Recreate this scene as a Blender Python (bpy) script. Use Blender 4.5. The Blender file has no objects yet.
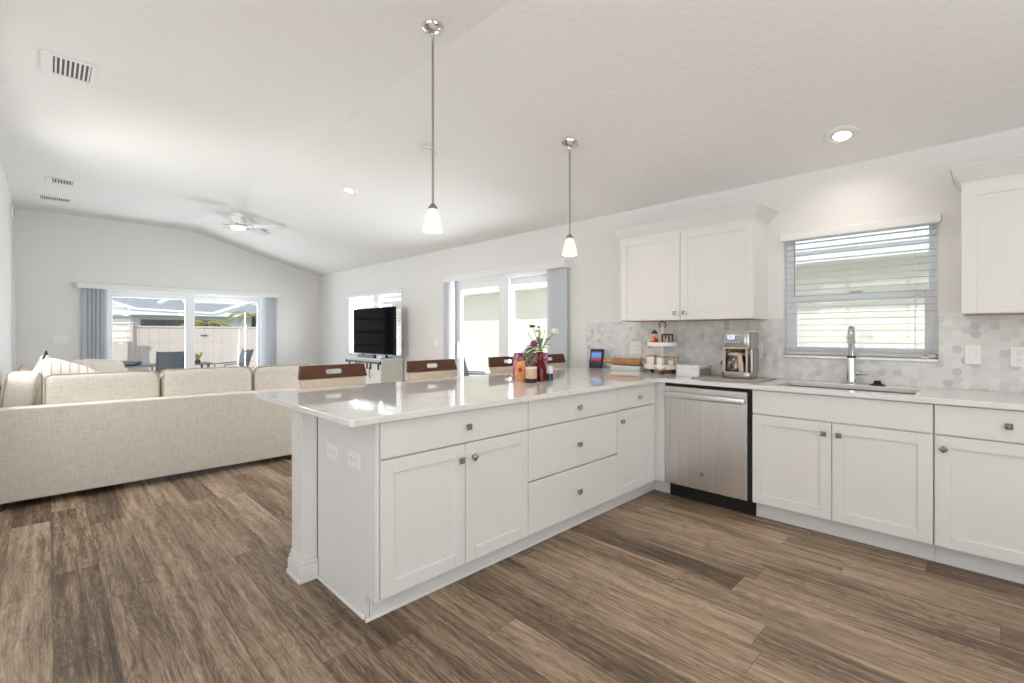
import bpy, bmesh, math, random
from mathutils import Vector, Matrix
random.seed(7)
sc = bpy.context.scene
col = sc.collection
PI = math.pi

# ------------------------------------------------------------------ camera
cam_d = bpy.data.cameras.new('camera'); cam = bpy.data.objects.new('camera', cam_d); col.objects.link(cam)
cam_d.sensor_width = 36.0; cam_d.lens = 471.07 / 1024 * 36.0
cam_d.shift_y = -(341.5 - 333.5) / 1024
cam_d.clip_start = 0.05; cam_d.clip_end = 300
cam.location = (-4.0423, -1.8302, 1.2617)
cam.rotation_euler = (PI / 2, 0, -0.7783)
sc.camera = cam

# ------------------------------------------------------------------ world, sun, daylight, fill lamps, exposure
vs = sc.view_settings
vs.view_transform = 'Standard'; vs.look = 'None'; vs.exposure = 0.27; vs.gamma = 1.0; vs.use_curve_mapping = False
w = bpy.data.worlds.new('sky'); sc.world = w; w.use_nodes = True
nt = w.node_tree; nt.nodes.clear()
wo = nt.nodes.new('ShaderNodeOutputWorld'); bg = nt.nodes.new('ShaderNodeBackground')
tc = nt.nodes.new('ShaderNodeTexCoord'); sx = nt.nodes.new('ShaderNodeSeparateXYZ'); cr = nt.nodes.new('ShaderNodeValToRGB')
cr.color_ramp.elements[0].position = 0.0; cr.color_ramp.elements[0].color = (0.95, 0.97, 1.0, 1)
cr.color_ramp.elements[1].position = 0.8; cr.color_ramp.elements[1].color = (0.62, 0.78, 1.0, 1)
nt.links.new(tc.outputs['Generated'], sx.inputs[0]); nt.links.new(sx.outputs[2], cr.inputs[0])
nt.links.new(cr.outputs[0], bg.inputs[0]); bg.inputs[1].default_value = 1.0
nt.links.new(bg.outputs[0], wo.inputs[0])
sun_d = bpy.data.lights.new('sun', 'SUN'); sun_d.energy = 2.9; sun_d.angle = 0.012; sun_d.color = (1, .96, .9)
sun = bpy.data.objects.new('sun', sun_d); col.objects.link(sun)
SUNDIR = Vector((-.5, -.55, .65)).normalized()
sun.rotation_euler = SUNDIR.to_track_quat('Z', 'Y').to_euler(); sun.location = SUNDIR * 30

def area_light(name, loc, look, sx_, sy_, power, color=(1, 1, 1)):
    d = bpy.data.lights.new(name, 'AREA'); d.shape = 'RECTANGLE'; d.size = sx_; d.size_y = sy_; d.energy = power; d.color = color
    o = bpy.data.objects.new(name, d); col.objects.link(o); o.location = loc
    o.rotation_euler = (-Vector(look)).to_track_quat('Z', 'Y').to_euler()
    return o
def window_light(name, loc, look, wide, high, power, color, n, split):
    # daylight for one window: n narrow strips side by side, so that all of it stays outside the opening
    for k in range(n):
        f = (k + .5) / n - .5; p = Vector(loc)
        if split == 'Z': p.z += f * high; size = (wide, high / n)
        elif split == 'Y': p.y += f * wide; size = (wide / n, high)
        area_light(name, p, look, *size, power / n, color)
# daylight fill added to brighten the room, at made-up unseen windows
window_light('fill_back', (-4.0, -4.42, 1.35), (0, .75, .80), 4.3, 2.0, 84, (1.0, .975, .95), 8, 'Z')
window_light('fill_entry', (-6.92, -0.8, 1.35), (.62, .30, .80), 3.5, 2.0, 54, (1.0, .975, .95), 8, 'Z')
# daylight fill at an added left-wall window, then light at sliders and window in view
window_light('fill_left', (-4.60, 3.30, 1.80), (.55, .76, -.36), 1.15, 1.15, 66, (1.0, .975, .945), 6, 'Y')
window_light('daylight_far_door', (-2.25, 8.32, 1.0), (0, -.88, .45), 2.2, 1.8, 50, (.90, .95, 1.0), 6, 'Z')
window_light('daylight_side_door', (0.28, 2.45, 1.0), (-.74, .66, .10), 1.8, 1.8, 80, (.95, .975, 1.0), 8, 'Y')
window_light('daylight_television_window', (0.28, 5.72, 1.42), (-.64, .76, -.05), 1.7, 1.0, 62, (.95, .975, 1.0), 6, 'Y')

# ------------------------------------------------------------------ material helpers
class NT:
    def __init__(s, m):
        m.use_nodes = True; s.t = m.node_tree; s.t.nodes.clear()
        s.out = s.t.nodes.new('ShaderNodeOutputMaterial'); s.b = s.t.nodes.new('ShaderNodeBsdfPrincipled')
        s.t.links.new(s.b.outputs[0], s.out.inputs[0])
    def n(s, typ, **kw):
        x = s.t.nodes.new(typ)
        for k, v in kw.items(): setattr(x, k, v)
        return x
    def plug(s, sock, v):
        if isinstance(v, (int, float)): sock.default_value = v
        elif isinstance(v, (tuple, list)): sock.default_value = v
        else: s.t.links.new(v, sock)
    def m(s, op, a, b=0.0, c=0.0):
        x = s.n('ShaderNodeMath', operation=op); s.plug(x.inputs[0], a); s.plug(x.inputs[1], b); s.plug(x.inputs[2], c); return x.outputs[0]
    def comb(s, x, y, z=0.0):
        c = s.n('ShaderNodeCombineXYZ'); s.plug(c.inputs[0], x); s.plug(c.inputs[1], y); s.plug(c.inputs[2], z); return c.outputs[0]
    def pos(s):
        g = s.n('ShaderNodeNewGeometry'); p = s.n('ShaderNodeSeparateXYZ'); s.t.links.new(g.outputs['Position'], p.inputs[0]); return p.outputs
    def obj(s):
        g = s.n('ShaderNodeTexCoord'); return g.outputs['Object']
    def noise(s, vec, scale, detail=3.0, rough=.5, dist=0.0):
        x = s.n('ShaderNodeTexNoise'); s.plug(x.inputs['Vector'], vec); s.plug(x.inputs['Scale'], scale); s.plug(x.inputs['Detail'], detail)
        s.plug(x.inputs['Roughness'], rough); s.plug(x.inputs['Distortion'], dist); return x.outputs[0]
    def white(s, vec):
        x = s.n('ShaderNodeTexWhiteNoise', noise_dimensions='3D'); s.plug(x.inputs['Vector'], vec); return x.outputs[0]
    def ramp(s, fac, stops, interp='LINEAR'):
        x = s.n('ShaderNodeValToRGB'); e = x.color_ramp; e.interpolation = interp
        while len(e.elements) < len(stops): e.elements.new(0.5)
        for el, (p, c) in zip(e.elements, stops): el.position = p; el.color = (c[0], c[1], c[2], 1)
        s.plug(x.inputs[0], fac); return x.outputs[0]
    def mix(s, fac, a, b, mode='MIX'):
        x = s.n('ShaderNodeMix', data_type='RGBA', blend_type=mode)
        s.plug(x.inputs[0], fac); s.plug(x.inputs[6], a if not isinstance(a, tuple) else (*a[:3], 1)); s.plug(x.inputs[7], b if not isinstance(b, tuple) else (*b[:3], 1)); return x.outputs[2]
    def bump(s, h, strength, dist=.01):
        x = s.n('ShaderNodeBump'); s.plug(x.inputs['Height'], h); x.inputs['Strength'].default_value = strength; x.inputs['Distance'].default_value = dist
        s.t.links.new(x.outputs[0], s.b.inputs['Normal'])

M = {}
def mat(name, color, rough=.5, metal=0.0, noise=0.0, nscale=30, bump=0.0, bscale=60, emit=0.0, ecol=None, spec=.5, coat=0.0, trans=0.0, ior=1.45, aniso=0.0, stretch=None):
    m = bpy.data.materials.new(name); t = NT(m); b = t.b
    b.inputs['Roughness'].default_value = rough; b.inputs['Metallic'].default_value = metal
    b.inputs['Specular IOR Level'].default_value = spec; b.inputs['Coat Weight'].default_value = coat; b.inputs['Coat Roughness'].default_value = .05
    b.inputs['Transmission Weight'].default_value = trans; b.inputs['IOR'].default_value = ior
    v = t.obj()
    if stretch:
        mp = t.n('ShaderNodeMapping'); mp.inputs['Scale'].default_value = stretch; t.plug(mp.inputs[0], v); v = mp.outputs[0]
    if noise > 0:
        f = t.noise(v, nscale, 3)
        lo = tuple(c * (1 - noise) for c in color); hi = tuple(min(1, c * (1 + noise)) for c in color)
        t.plug(b.inputs['Base Color'], t.ramp(f, [(.25, lo), (.75, hi)]))
    else: b.inputs['Base Color'].default_value = (*color, 1)
    if bump > 0: t.bump(t.noise(v, bscale, 4, .6), bump)
    if emit > 0:
        b.inputs['Emission Color'].default_value = (*(ecol or color), 1); b.inputs['Emission Strength'].default_value = emit
    M[name] = m; return m

mat('wall_paint', (.80, .79, .785), .75, bump=.06, bscale=90)
mat('ceiling_paint', (.86, .85, .84), .85, bump=.5, bscale=26)
mat('trim_white', (.84, .84, .83), .35)
mat('cabinet_white', (.765, .757, .75), .38, noise=.012, nscale=4)
mat('cabinet_inside', (.52, .34, .18), .6, noise=.15, nscale=12, stretch=(1, 8, 1))
mat('vinyl_white', (.87, .88, .90), .3)
def m_translucent(name, c, k):
    m = bpy.data.materials.new(name); t = NT(m); t.b.inputs['Base Color'].default_value = (*c, 1); t.b.inputs['Roughness'].default_value = .5
    tr = t.n('ShaderNodeBsdfTranslucent'); tr.inputs[0].default_value = (*c, 1); mx = t.n('ShaderNodeMixShader'); mx.inputs[0].default_value = k
    t.t.links.new(t.b.outputs[0], mx.inputs[1]); t.t.links.new(tr.outputs[0], mx.inputs[2]); t.t.links.new(mx.outputs[0], t.out.inputs[0]); M[name] = m
m_translucent('vane', (.76, .79, .84), .30); m_translucent('blind_white', (.86, .87, .88), .45)
mat('nickel', (.34, .29, .26), .28, 1.0)
mat('nickel_rod', (.42, .37, .33), .35, 1.0)
mat('chrome', (.75, .76, .78), .08, 1.0)
mat('canopy_metal', (.72, .70, .68), .16, 1.0)
mat('black_plastic', (.012, .012, .014), .35)
mat('black_rubber', (.01, .01, .01), .7)
mat('black_metal', (.02, .02, .022), .4, .6)
mat('tv_black', (.004, .004, .005), .05, spec=.004)
mat('dark_grey', (.05, .05, .055), .5)
mat('plate_white', (.86, .855, .84), .3)
mat('slot_dark', (.08, .075, .07), .6)
mat('wood_rail', (.105, .042, .021), .32, noise=.45, nscale=9, stretch=(1.2, 10, 14))
mat('stool_fabric', (.70, .60, .47), .6, noise=.06, nscale=50)
mat('leg_dark', (.02, .016, .014), .5)
mat('shade_lit', (1, .92, .82), .4, emit=1.15, ecol=(1.0, .90, .78))
mat('lens_lit', (1, 1, 1), .4, emit=7.0, ecol=(1.0, .90, .78))
mat('fan_white', (.80, .80, .80), .4)
mat('bowl_glass', (.9, .9, .86), .3, emit=.35, ecol=(1, .98, .92))
mat('gold', (.62, .42, .16), .3, 1.0)
mat('ceramic', (.85, .84, .82), .25)
mat('pin_wood', (.42, .22, .09), .5, noise=.35, nscale=30, bump=.5, bscale=45)
mat('pin_handle', (.55, .33, .15), .5, noise=.2, nscale=20)
mat('red_glass', (.50, .006, .02), .05, trans=.9, spec=.7)
mat('leaf', (.12, .18, .085), .5, noise=.4, nscale=20)
mat('stem', (.16, .25, .08), .5)
mat('flower_purple', (.22, .04, .16), .6, noise=.3, nscale=80)
mat('flower_brown', (.12, .05, .04), .6)
mat('flower_white', (.80, .78, .66), .6)
mat('flower_cream', (.62, .58, .30), .6)
mat('jar_beige', (.62, .45, .32), .3, noise=.12, nscale=40)
mat('jar_blue', (.01, .03, .07), .12, spec=.8)
mat('jar_white', (.80, .82, .85), .3)
mat('orange_paper', (.72, .32, .12), .5, noise=.4, nscale=50)
mat('gnome_red', (.42, .03, .02), .5)
mat('gnome_yellow', (.75, .35, .06), .5)
mat('gnome_skin', (.75, .5, .4), .5)
mat('basket_brown', (.09, .045, .025), .6, noise=.3, nscale=90)
mat('box_white', (.74, .75, .77), .5)
mat('box_grey', (.30, .29, .28), .6)
mat('mat_grey', (.50, .45, .41), .7, noise=.1, nscale=120)
mat('mat_edge', (.18, .17, .17), .7)
mat('coffee_beige', (.62, .50, .38), .35)
mat('coffee_dark', (.10, .065, .03), .3)
mat('lcd', (.25, .25, .9), .3, emit=1.2, ecol=(.35, .33, 1.0))
mat('lcd_frame', (.75, .78, .9), .3, emit=.4, ecol=(.7, .75, 1))
mat('appliance_steel', (.40, .39, .385), .24, 1.0, noise=.06, nscale=8)
mat('sink_steel', (.42, .42, .42), .3, 1.0)
mat('console_white', (.78, .78, .75), .5, noise=.03, nscale=30)
mat('console_side', (.66, .66, .60), .55, noise=.05, nscale=20)
mat('neighbor_stucco', (.80, .77, .66), .9, bump=.2, bscale=80)
mat('neighbor_shingle', (.78, .78, .77), .9, noise=.2, nscale=25, bump=.3, bscale=40)
mat('far_shingle', (.30, .31, .33), .9, noise=.25, nscale=10)
mat('far_dark', (.10, .11, .12), .7, noise=.4, nscale=6)
mat('fence_vinyl', (.62, .545, .495), .5)
mat('concrete', (.62, .60, .57), .85, noise=.1, nscale=6)
mat('grass_ground', (.20, .21, .14), .9, noise=.3, nscale=15)
mat('patio_mesh', (.10, .115, .13), .7, noise=.2, nscale=90)
mat('patio_metal', (.13, .14, .15), .5, .3)
mat('cage_white', (.86, .87, .88), .4)
mat('palm', (.30, .28, .06), .6, noise=.4, nscale=9)
mat('linen_piping', (.42, .36, .28), .9)
mat('pillow_white', (.66, .62, .56), .9, bump=.1, bscale=200)
mat('pillow_dark', (.03, .03, .035), .9)
mat('carpet_dark', (.05, .05, .06), .95)

def m_linen():
    m = bpy.data.materials.new('sofa_linen'); t = NT(m); v = t.obj()
    a = t.n('ShaderNodeMapping'); a.inputs['Scale'].default_value = (14, 14, 220); t.plug(a.inputs[0], v)
    b = t.n('ShaderNodeMapping'); b.inputs['Scale'].default_value = (220, 220, 14); t.plug(b.inputs[0], v)
    n1 = t.noise(a.outputs[0], 1.0, 3, .6); n2 = t.noise(b.outputs[0], 1.0, 3, .6); f = t.m('MULTIPLY', t.m('ADD', n1, n2), .5)
    t.plug(t.b.inputs['Base Color'], t.ramp(f, [(.32, (.54, .485, .425)), (.5, (.68, .63, .57)), (.68, (.79, .745, .685))]))
    t.b.inputs['Roughness'].default_value = .95; t.b.inputs['Specular IOR Level'].default_value = .1
    t.bump(f, .25, .004); M['sofa_linen'] = m
m_linen()

def m_stripe():
    m = bpy.data.materials.new('pillow_stripe'); t = NT(m); s = t.n('ShaderNodeSeparateXYZ'); t.plug(s.inputs[0], t.obj())
    f = t.m('FRACT', t.m('MULTIPLY', s.outputs[0], 17.0)); k = t.m('LESS_THAN', f, .16)
    t.plug(t.b.inputs['Base Color'], t.mix(k, (.72, .69, .64), (.42, .41, .41))); t.b.inputs['Roughness'].default_value = .9
    M['pillow_stripe'] = m
m_stripe()

def m_floor():
    m = bpy.data.materials.new('floor_planks'); t = NT(m); p = t.pos()
    W, L = .183, 1.22
    r = t.m('FLOOR', t.m('DIVIDE', p[0], W)); off = t.m('MULTIPLY', t.white(t.comb(r, 3.3, 1.7)), L)
    yy = t.m('ADD', p[1], off); c = t.m('FLOOR', t.m('DIVIDE', yy, L))
    pid = t.white(t.comb(r, c, 5.1)); pid2 = t.white(t.comb(r, c, 9.4))
    fx = t.m('FRACT', t.m('DIVIDE', p[0], W)); fy = t.m('FRACT', t.m('DIVIDE', yy, L))
    sh = t.m('MULTIPLY', pid, 37.0)
    gx = t.m('ADD', p[0], sh)
    # cathedral grain: warped rings stretched along the plank, plus fine pores
    yo = t.m('ADD', p[1], t.m('MULTIPLY', pid2, 21.0))
    v1 = t.comb(t.m('MULTIPLY', gx, 11.0), t.m('MULTIPLY', yo, 1.7), pid)
    n1 = t.noise(v1, 1.0, 2, .5, .9)
    rings = t.m('FRACT', t.m('MULTIPLY', n1, 13.0)); tri = t.m('ABSOLUTE', t.m('SUBTRACT', t.m('MULTIPLY', rings, 2.0), 1.0))
    line = t.m('POWER', tri, 2.2)
    v2 = t.comb(t.m('MULTIPLY', gx, 170.0), t.m('MULTIPLY', yo, 9.0), pid2); fine = t.noise(v2, 1.0, 3, .65)
    v3 = t.comb(t.m('MULTIPLY', gx, 34.0), t.m('MULTIPLY', yo, 1.6), pid2); streak = t.noise(v3, 1.0, 3, .6, .3)
    v4 = t.comb(t.m('MULTIPLY', gx, 5.0), t.m('MULTIPLY', yo, .9), pid2); broad = t.noise(v4, 1.0, 2, .5)
    def cen(x, k): return t.m('MULTIPLY', t.m('SUBTRACT', x, .5), k)
    g = t.m('ADD', t.m('ADD', t.m('ADD', .5, cen(fine, .75)), t.m('ADD', cen(streak, .95), cen(broad, .55))), t.m('ADD', cen(pid, .30), t.m('MULTIPLY', line, -.15)))
    colr = t.ramp(g, [(.12, (.060, .037, .023)), (.34, (.155, .103, .066)), (.54, (.315, .224, .15)), (.84, (.56, .43, .31))])
    grey = t.mix(t.m('MULTIPLY', pid2, .16), colr, (.21, .165, .125))
    ed = t.m('MINIMUM', t.m('MINIMUM', fx, t.m('SUBTRACT', 1.0, fx)), .5)
    ey = t.m('MULTIPLY', t.m('MINIMUM', fy, t.m('SUBTRACT', 1.0, fy)), L / W)
    gap = t.m('LESS_THAN', t.m('MINIMUM', ed, ey), .008)
    t.plug(t.b.inputs['Base Color'], t.mix(t.m('MULTIPLY', gap, .55), grey, (.03, .02, .015)))
    t.plug(t.b.inputs['Roughness'], t.m('ADD', .36, t.m('MULTIPLY', fine, .16)))
    t.b.inputs['Specular IOR Level'].default_value = .42
    t.bump(t.m('SUBTRACT', t.m('MULTIPLY', fine, .4), gap), .12, .004)
    M['floor_planks'] = m
m_floor()

def m_hex():
    m = bpy.data.materials.new('hex_marble'); t = NT(m); p = t.pos()
    S = .0475  # flat to flat
    ux = t.m('DIVIDE', p[1], S); uy = t.m('DIVIDE', p[2], S)
    R3 = 1.7320508
    def cell(ox, oy):
        a = t.m('SUBTRACT', t.m('FLOORED_MODULO', t.m('SUBTRACT', ux, ox), R3), R3 / 2); b = t.m('SUBTRACT', t.m('FLOORED_MODULO', t.m('SUBTRACT', uy, oy), 1.0), .5); return a, b
    a1, b1 = cell(0, 0); a2, b2 = cell(R3 / 2, .5)
    d1 = t.m('ADD', t.m('MULTIPLY', a1, a1), t.m('MULTIPLY', b1, b1)); d2 = t.m('ADD', t.m('MULTIPLY', a2, a2), t.m('MULTIPLY', b2, b2))
    k = t.m('LESS_THAN', d1, d2); kk = t.m('SUBTRACT', 1.0, k)
    gx = t.m('ADD', t.m('MULTIPLY', a1, k), t.m('MULTIPLY', a2, kk)); gy = t.m('ADD', t.m('MULTIPLY', b1, k), t.m('MULTIPLY', b2, kk))
    ix = t.m('ROUND', t.m('MULTIPLY', t.m('SUBTRACT', ux, gx), 4.0)); iy = t.m('ROUND', t.m('MULTIPLY', t.m('SUBTRACT', uy, gy), 4.0))
    wn = t.white(t.comb(ix, iy, 2.0)); wn2 = t.white(t.comb(iy, ix, 8.0))
    ax = t.m('ABSOLUTE', gx); ay = t.m('ABSOLUTE', gy)
    d = t.m('MAXIMUM', ay, t.m('ADD', t.m('MULTIPLY', ax, .8660254), t.m('MULTIPLY', ay, .5)))
    base = t.ramp(wn, [(0, (.49, .49, .50)), (.05, (.53, .525, .535)), (.09, (.60, .595, .60)), (.28, (.655, .65, .645)), (.6, (.70, .69, .68)), (1, (.78, .765, .75))])
    n = t.noise(t.comb(p[1], p[2], t.m('MULTIPLY', wn2, 9.0)), 22, 4, .6, .8)
    base = t.mix(t.m('MULTIPLY', n, .30), base, (.60, .60, .62))
    gr = t.m('GREATER_THAN', d, .478)
    t.plug(t.b.inputs['Base Color'], t.mix(t.m('MULTIPLY', gr, .7), base, (.72, .705, .69)))
    t.b.inputs['Roughness'].default_value = .28
    t.bump(t.m('SUBTRACT', 1.0, gr), .15, .002)
    M['hex_marble'] = m
m_hex()

def m_quartz():
    m = bpy.data.materials.new('quartz'); t = NT(m); p = t.pos(); v = t.comb(p[0], p[1], p[2])
    n = t.noise(v, .9, 4, .5, 1.2); vein = t.m('ABSOLUTE', t.m('SUBTRACT', n, .5))
    f = t.ramp(vein, [(0, (.73, .70, .67)), (.008, (.78, .765, .755)), (.03, (.80, .79, .785))])
    t.plug(t.b.inputs['Base Color'], f); t.b.inputs['Roughness'].default_value = .045; t.b.inputs['Specular IOR Level'].default_value = .8
    M['quartz'] = m
m_quartz()

def m_steel():
    m = bpy.data.materials.new('brushed_steel'); t = NT(m); v = t.obj()
    mp = t.n('ShaderNodeMapping'); mp.inputs['Scale'].default_value = (90, 90, 1.2); t.plug(mp.inputs[0], v)
    n = t.noise(mp.outputs[0], 1.0, 4, .6); n2 = t.noise(v, 5.0, 3, .6)
    t.plug(t.b.inputs['Base Color'], t.ramp(n, [(.3, (.64, .625, .61)), (.7, (.76, .745, .73))]))
    t.plug(t.b.inputs['Roughness'], t.m('ADD', .26, t.m('MULTIPLY', n2, .08)))
    t.b.inputs['Metallic'].default_value = 1.0; t.b.inputs['Anisotropic'].default_value = 0.0
    tg = t.n('ShaderNodeTangent', direction_type='RADIAL', axis='Z'); t.t.links.new(tg.outputs[0], t.b.inputs['Tangent'])
    M['brushed_steel'] = m
m_steel()

def m_glass(name, tint=(1, 1, 1), refl=.07):
    m = bpy.data.materials.new(name); m.use_nodes = True; t = m.node_tree; t.nodes.clear()
    o = t.nodes.new('ShaderNodeOutputMaterial'); mx = t.nodes.new('ShaderNodeMixShader'); tr = t.nodes.new('ShaderNodeBsdfTransparent'); gl = t.nodes.new('ShaderNodeBsdfGlossy')
    tr.inputs[0].default_value = (*tint, 1); gl.inputs['Roughness'].default_value = .02; mx.inputs[0].default_value = refl
    t.links.new(tr.outputs[0], mx.inputs[1]); t.links.new(gl.outputs[0], mx.inputs[2]); t.links.new(mx.outputs[0], o.inputs[0]); M[name] = m
m_glass('window_glass', (.97, .985, .98), .05); m_glass('carafe_glass', (.80, .76, .70), .12)

def m_shade():
    m = bpy.data.materials.new('shade_glass'); t = NT(m); v = t.obj(); n = t.noise(v, 14, 4, .6, 1.5)
    t.plug(t.b.inputs['Base Color'], t.ramp(n, [(.3, (.86, .80, .72)), (.7, (.95, .93, .90))])); t.b.inputs['Roughness'].default_value = .25
    s = t.n('ShaderNodeSeparateXYZ'); t.plug(s.inputs[0], v)
    t.plug(t.b.inputs['Emission Color'], t.ramp(n, [(.3, (1, .86, .70)), (.7, (1, .95, .88))])); t.b.inputs['Emission Strength'].default_value = .34
    M['shade_glass'] = m
m_shade()

def m_bag():
    m = bpy.data.materials.new('bag_paper'); t = NT(m); v = t.obj(); n = t.noise(v, 26, 2, .5, 1.0)
    t.plug(t.b.inputs['Base Color'], t.ramp(n, [(.0, (.20, .01, .09)), (.46, (.30, .02, .14)), (.55, (.45, .07, .24)), (.60, (.75, .50, .58)), (.66, (.24, .015, .12))]))
    t.b.inputs['Roughness'].default_value = .4; M['bag_paper'] = m
m_bag()

def m_screen():
    m = bpy.data.materials.new('display_screen'); t = NT(m); s = t.n('ShaderNodeSeparateXYZ'); tcn = t.n('ShaderNodeTexCoord'); t.plug(s.inputs[0], tcn.outputs['Generated'])
    n = t.noise(tcn.outputs['Generated'], 5.0, 2)
    f = t.m('ADD', s.outputs[2], t.m('MULTIPLY', t.m('SUBTRACT', n, .5), .25))
    c = t.ramp(f, [(.0, (.02, .02, .03)), (.28, (.05, .04, .05)), (.36, (.55, .03, .06)), (.50, (.40, .05, .10)), (.56, (.10, .25, .60)), (.80, (.14, .35, .75)), (.95, (.02, .05, .15))])
    t.plug(t.b.inputs['Base Color'], c); t.plug(t.b.inputs['Emission Color'], c); t.b.inputs['Emission Strength'].default_value = .3; t.b.inputs['Roughness'].default_value = .1
    M['display_screen'] = m
m_screen()

# ------------------------------------------------------------------ mesh helpers
class MB:
    def __init__(s): s.bm = bmesh.new()
    def _new(s, fn):
        t = bmesh.new(); fn(t); me = bpy.data.meshes.new('tmp'); t.to_mesh(me); t.free(); s.bm.from_mesh(me); bpy.data.meshes.remove(me); return s
    def hexa(s, v, bev=0.0, seg=1):
        def f(t):
            vs_ = [t.verts.new(p) for p in v]
            for q in ((0, 3, 2, 1), (4, 5, 6, 7), (0, 1, 5, 4), (1, 2, 6, 5), (2, 3, 7, 6), (3, 0, 4, 7)): t.faces.new([vs_[i] for i in q])
            bmesh.ops.recalc_face_normals(t, faces=t.faces)
            if bev > 0: bmesh.ops.bevel(t, geom=t.edges[:], offset=bev, segments=seg, profile=.5, affect='EDGES', clamp_overlap=True)
        return s._new(f)
    def box(s, x0, x1, y0, y1, z0, z1, bev=0.0, seg=1):
        x0, x1 = min(x0, x1), max(x0, x1); y0, y1 = min(y0, y1), max(y0, y1); z0, z1 = min(z0, z1), max(z0, z1)
        return s.hexa([(x0, y0, z0), (x1, y0, z0), (x1, y1, z0), (x0, y1, z0), (x0, y0, z1), (x1, y0, z1), (x1, y1, z1), (x0, y1, z1)], bev, seg)
    def lathe(s, prof, c=(0, 0, 0), n=24, axis='Z', mtx=None):
        # prof: list of (r, h)
        def f(t):
            rings = []
            for r, h in prof:
                ring = []
                if r < 1e-6: ring = [t.verts.new((0, 0, h))] * n
                else: ring = [t.verts.new((r * math.cos(2 * PI * i / n), r * math.sin(2 * PI * i / n), h)) for i in range(n)]
                rings.append(ring)
            for a, b in zip(rings, rings[1:]):
                for i in range(n):
                    j = (i + 1) % n; q = []
                    for vtx in (a[i], a[j], b[j], b[i]):
                        if vtx not in q: q.append(vtx)
                    if len(q) > 2:
                        try: t.faces.new(q)
                        except ValueError: pass
            bmesh.ops.recalc_face_normals(t, faces=t.faces)
            mm = Matrix.Identity(4)
            if axis == 'X': mm = Matrix.Rotation(PI / 2, 4, 'Y')
            if axis == 'Y': mm = Matrix.Rotation(-PI / 2, 4, 'X')
            if mtx is not None: mm = mtx
            bmesh.ops.transform(t, matrix=Matrix.Translation(c) @ mm, verts=t.verts)
        return s._new(f)
    def cyl(s, c, r, h, n=20, axis='Z', r2=None, mtx=None):
        r2 = r if r2 is None else r2
        return s.lathe([(0, 0), (r, 0), (r2, h), (0, h)], c, n, axis, mtx)
    def tube(s, pts, r, n=8, taper=None):
        def f(t):
            P = [Vector(p) for p in pts]; rings = []; up = None
            for i, p in enumerate(P):
                d = (P[min(i + 1, len(P) - 1)] - P[max(i - 1, 0)]).normalized()
                if up is None: up = Vector((0, 0, 1)) if abs(d.z) < .9 else Vector((1, 0, 0))
                a = d.cross(up).normalized(); b = a.cross(d).normalized(); up = b
                rr = r if taper is None else r + (taper - r) * i / (len(P) - 1)
                rings.append([t.verts.new(p + a * rr * math.cos(2 * PI * k / n) + b * rr * math.sin(2 * PI * k / n)) for k in range(n)])
            for A, B in zip(rings, rings[1:]):
                for k in range(n): t.faces.new([A[k], A[(k + 1) % n], B[(k + 1) % n], B[k]])
            t.faces.new(rings[0]); t.faces.new(rings[-1])
            bmesh.ops.recalc_face_normals(t, faces=t.faces)
        return s._new(f)
    def torus(s, c, R, r, n=24, k=8, mtx=None):
        def f(t):
            g = [[t.verts.new(((R + r * math.cos(2 * PI * j / k)) * math.cos(2 * PI * i / n), (R + r * math.cos(2 * PI * j / k)) * math.sin(2 * PI * i / n), r * math.sin(2 * PI * j / k))) for j in range(k)] for i in range(n)]
            for i in range(n):
                for j in range(k): t.faces.new([g[i][j], g[(i + 1) % n][j], g[(i + 1) % n][(j + 1) % k], g[i][(j + 1) % k]])
            bmesh.ops.recalc_face_normals(t, faces=t.faces)
            bmesh.ops.transform(t, matrix=Matrix.Translation(c) @ (mtx or Matrix.Identity(4)), verts=t.verts)
        return s._new(f)
    def ball(s, c, r, sc_=(1, 1, 1), u=14, v=10, mtx=None):
        def f(t):
            bmesh.ops.create_uvsphere(t, u_segments=u, v_segments=v, radius=r)
            bmesh.ops.transform(t, matrix=Matrix.Translation(c) @ (mtx or Matrix.Identity(4)) @ Matrix.Diagonal((*sc_, 1)), verts=t.verts)
        return s._new(f)
    def prism(s, poly, axis, a0, a1, bev=0.0):
        # poly 2-D outline extruded along axis; X: (y,z)  Y: (x,z)  Z: (x,y)
        def f(t):
            def pt(p, a): return (a, p[0], p[1]) if axis == 'X' else ((p[0], a, p[1]) if axis == 'Y' else (p[0], p[1], a))
            A = [t.verts.new(pt(p, a0)) for p in poly]; B = [t.verts.new(pt(p, a1)) for p in poly]; n = len(poly)
            t.faces.new(A); t.faces.new(B)
            for i in range(n): t.faces.new([A[i], A[(i + 1) % n], B[(i + 1) % n], B[i]])
            bmesh.ops.recalc_face_normals(t, faces=t.faces)
            if bev > 0: bmesh.ops.bevel(t, geom=t.edges[:], offset=bev, segments=2, profile=.5, affect='EDGES', clamp_overlap=True)
        return s._new(f)
    def cushion(s, c, sx, sy, sz, mtx=None, pw=3.5, n=16, pinch=0.0):
        # super-ellipsoid box: full sizes sx, sy, sz
        def f(t):
            bmesh.ops.create_cube(t, size=2.0)
            bmesh.ops.subdivide_edges(t, edges=t.edges[:], cuts=n - 1, use_grid_fill=True)
            for v in t.verts:
                x, y, z = v.co
                L = (abs(x) ** pw + abs(y) ** pw + abs(z) ** pw) ** (1 / pw)
                x, y, z = x / L, y / L, z / L
                if pinch: k = 1 - pinch * (x * x * z * z); y *= (1 - .75 * max(abs(x), abs(z)) ** 4)
                v.co = (x * sx / 2, y * sy / 2, z * sz / 2)
            bmesh.ops.recalc_face_normals(t, faces=t.faces)
            bmesh.ops.transform(t, matrix=Matrix.Translation(c) @ (mtx or Matrix.Identity(4)), verts=t.verts)
        return s._new(f)
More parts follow.
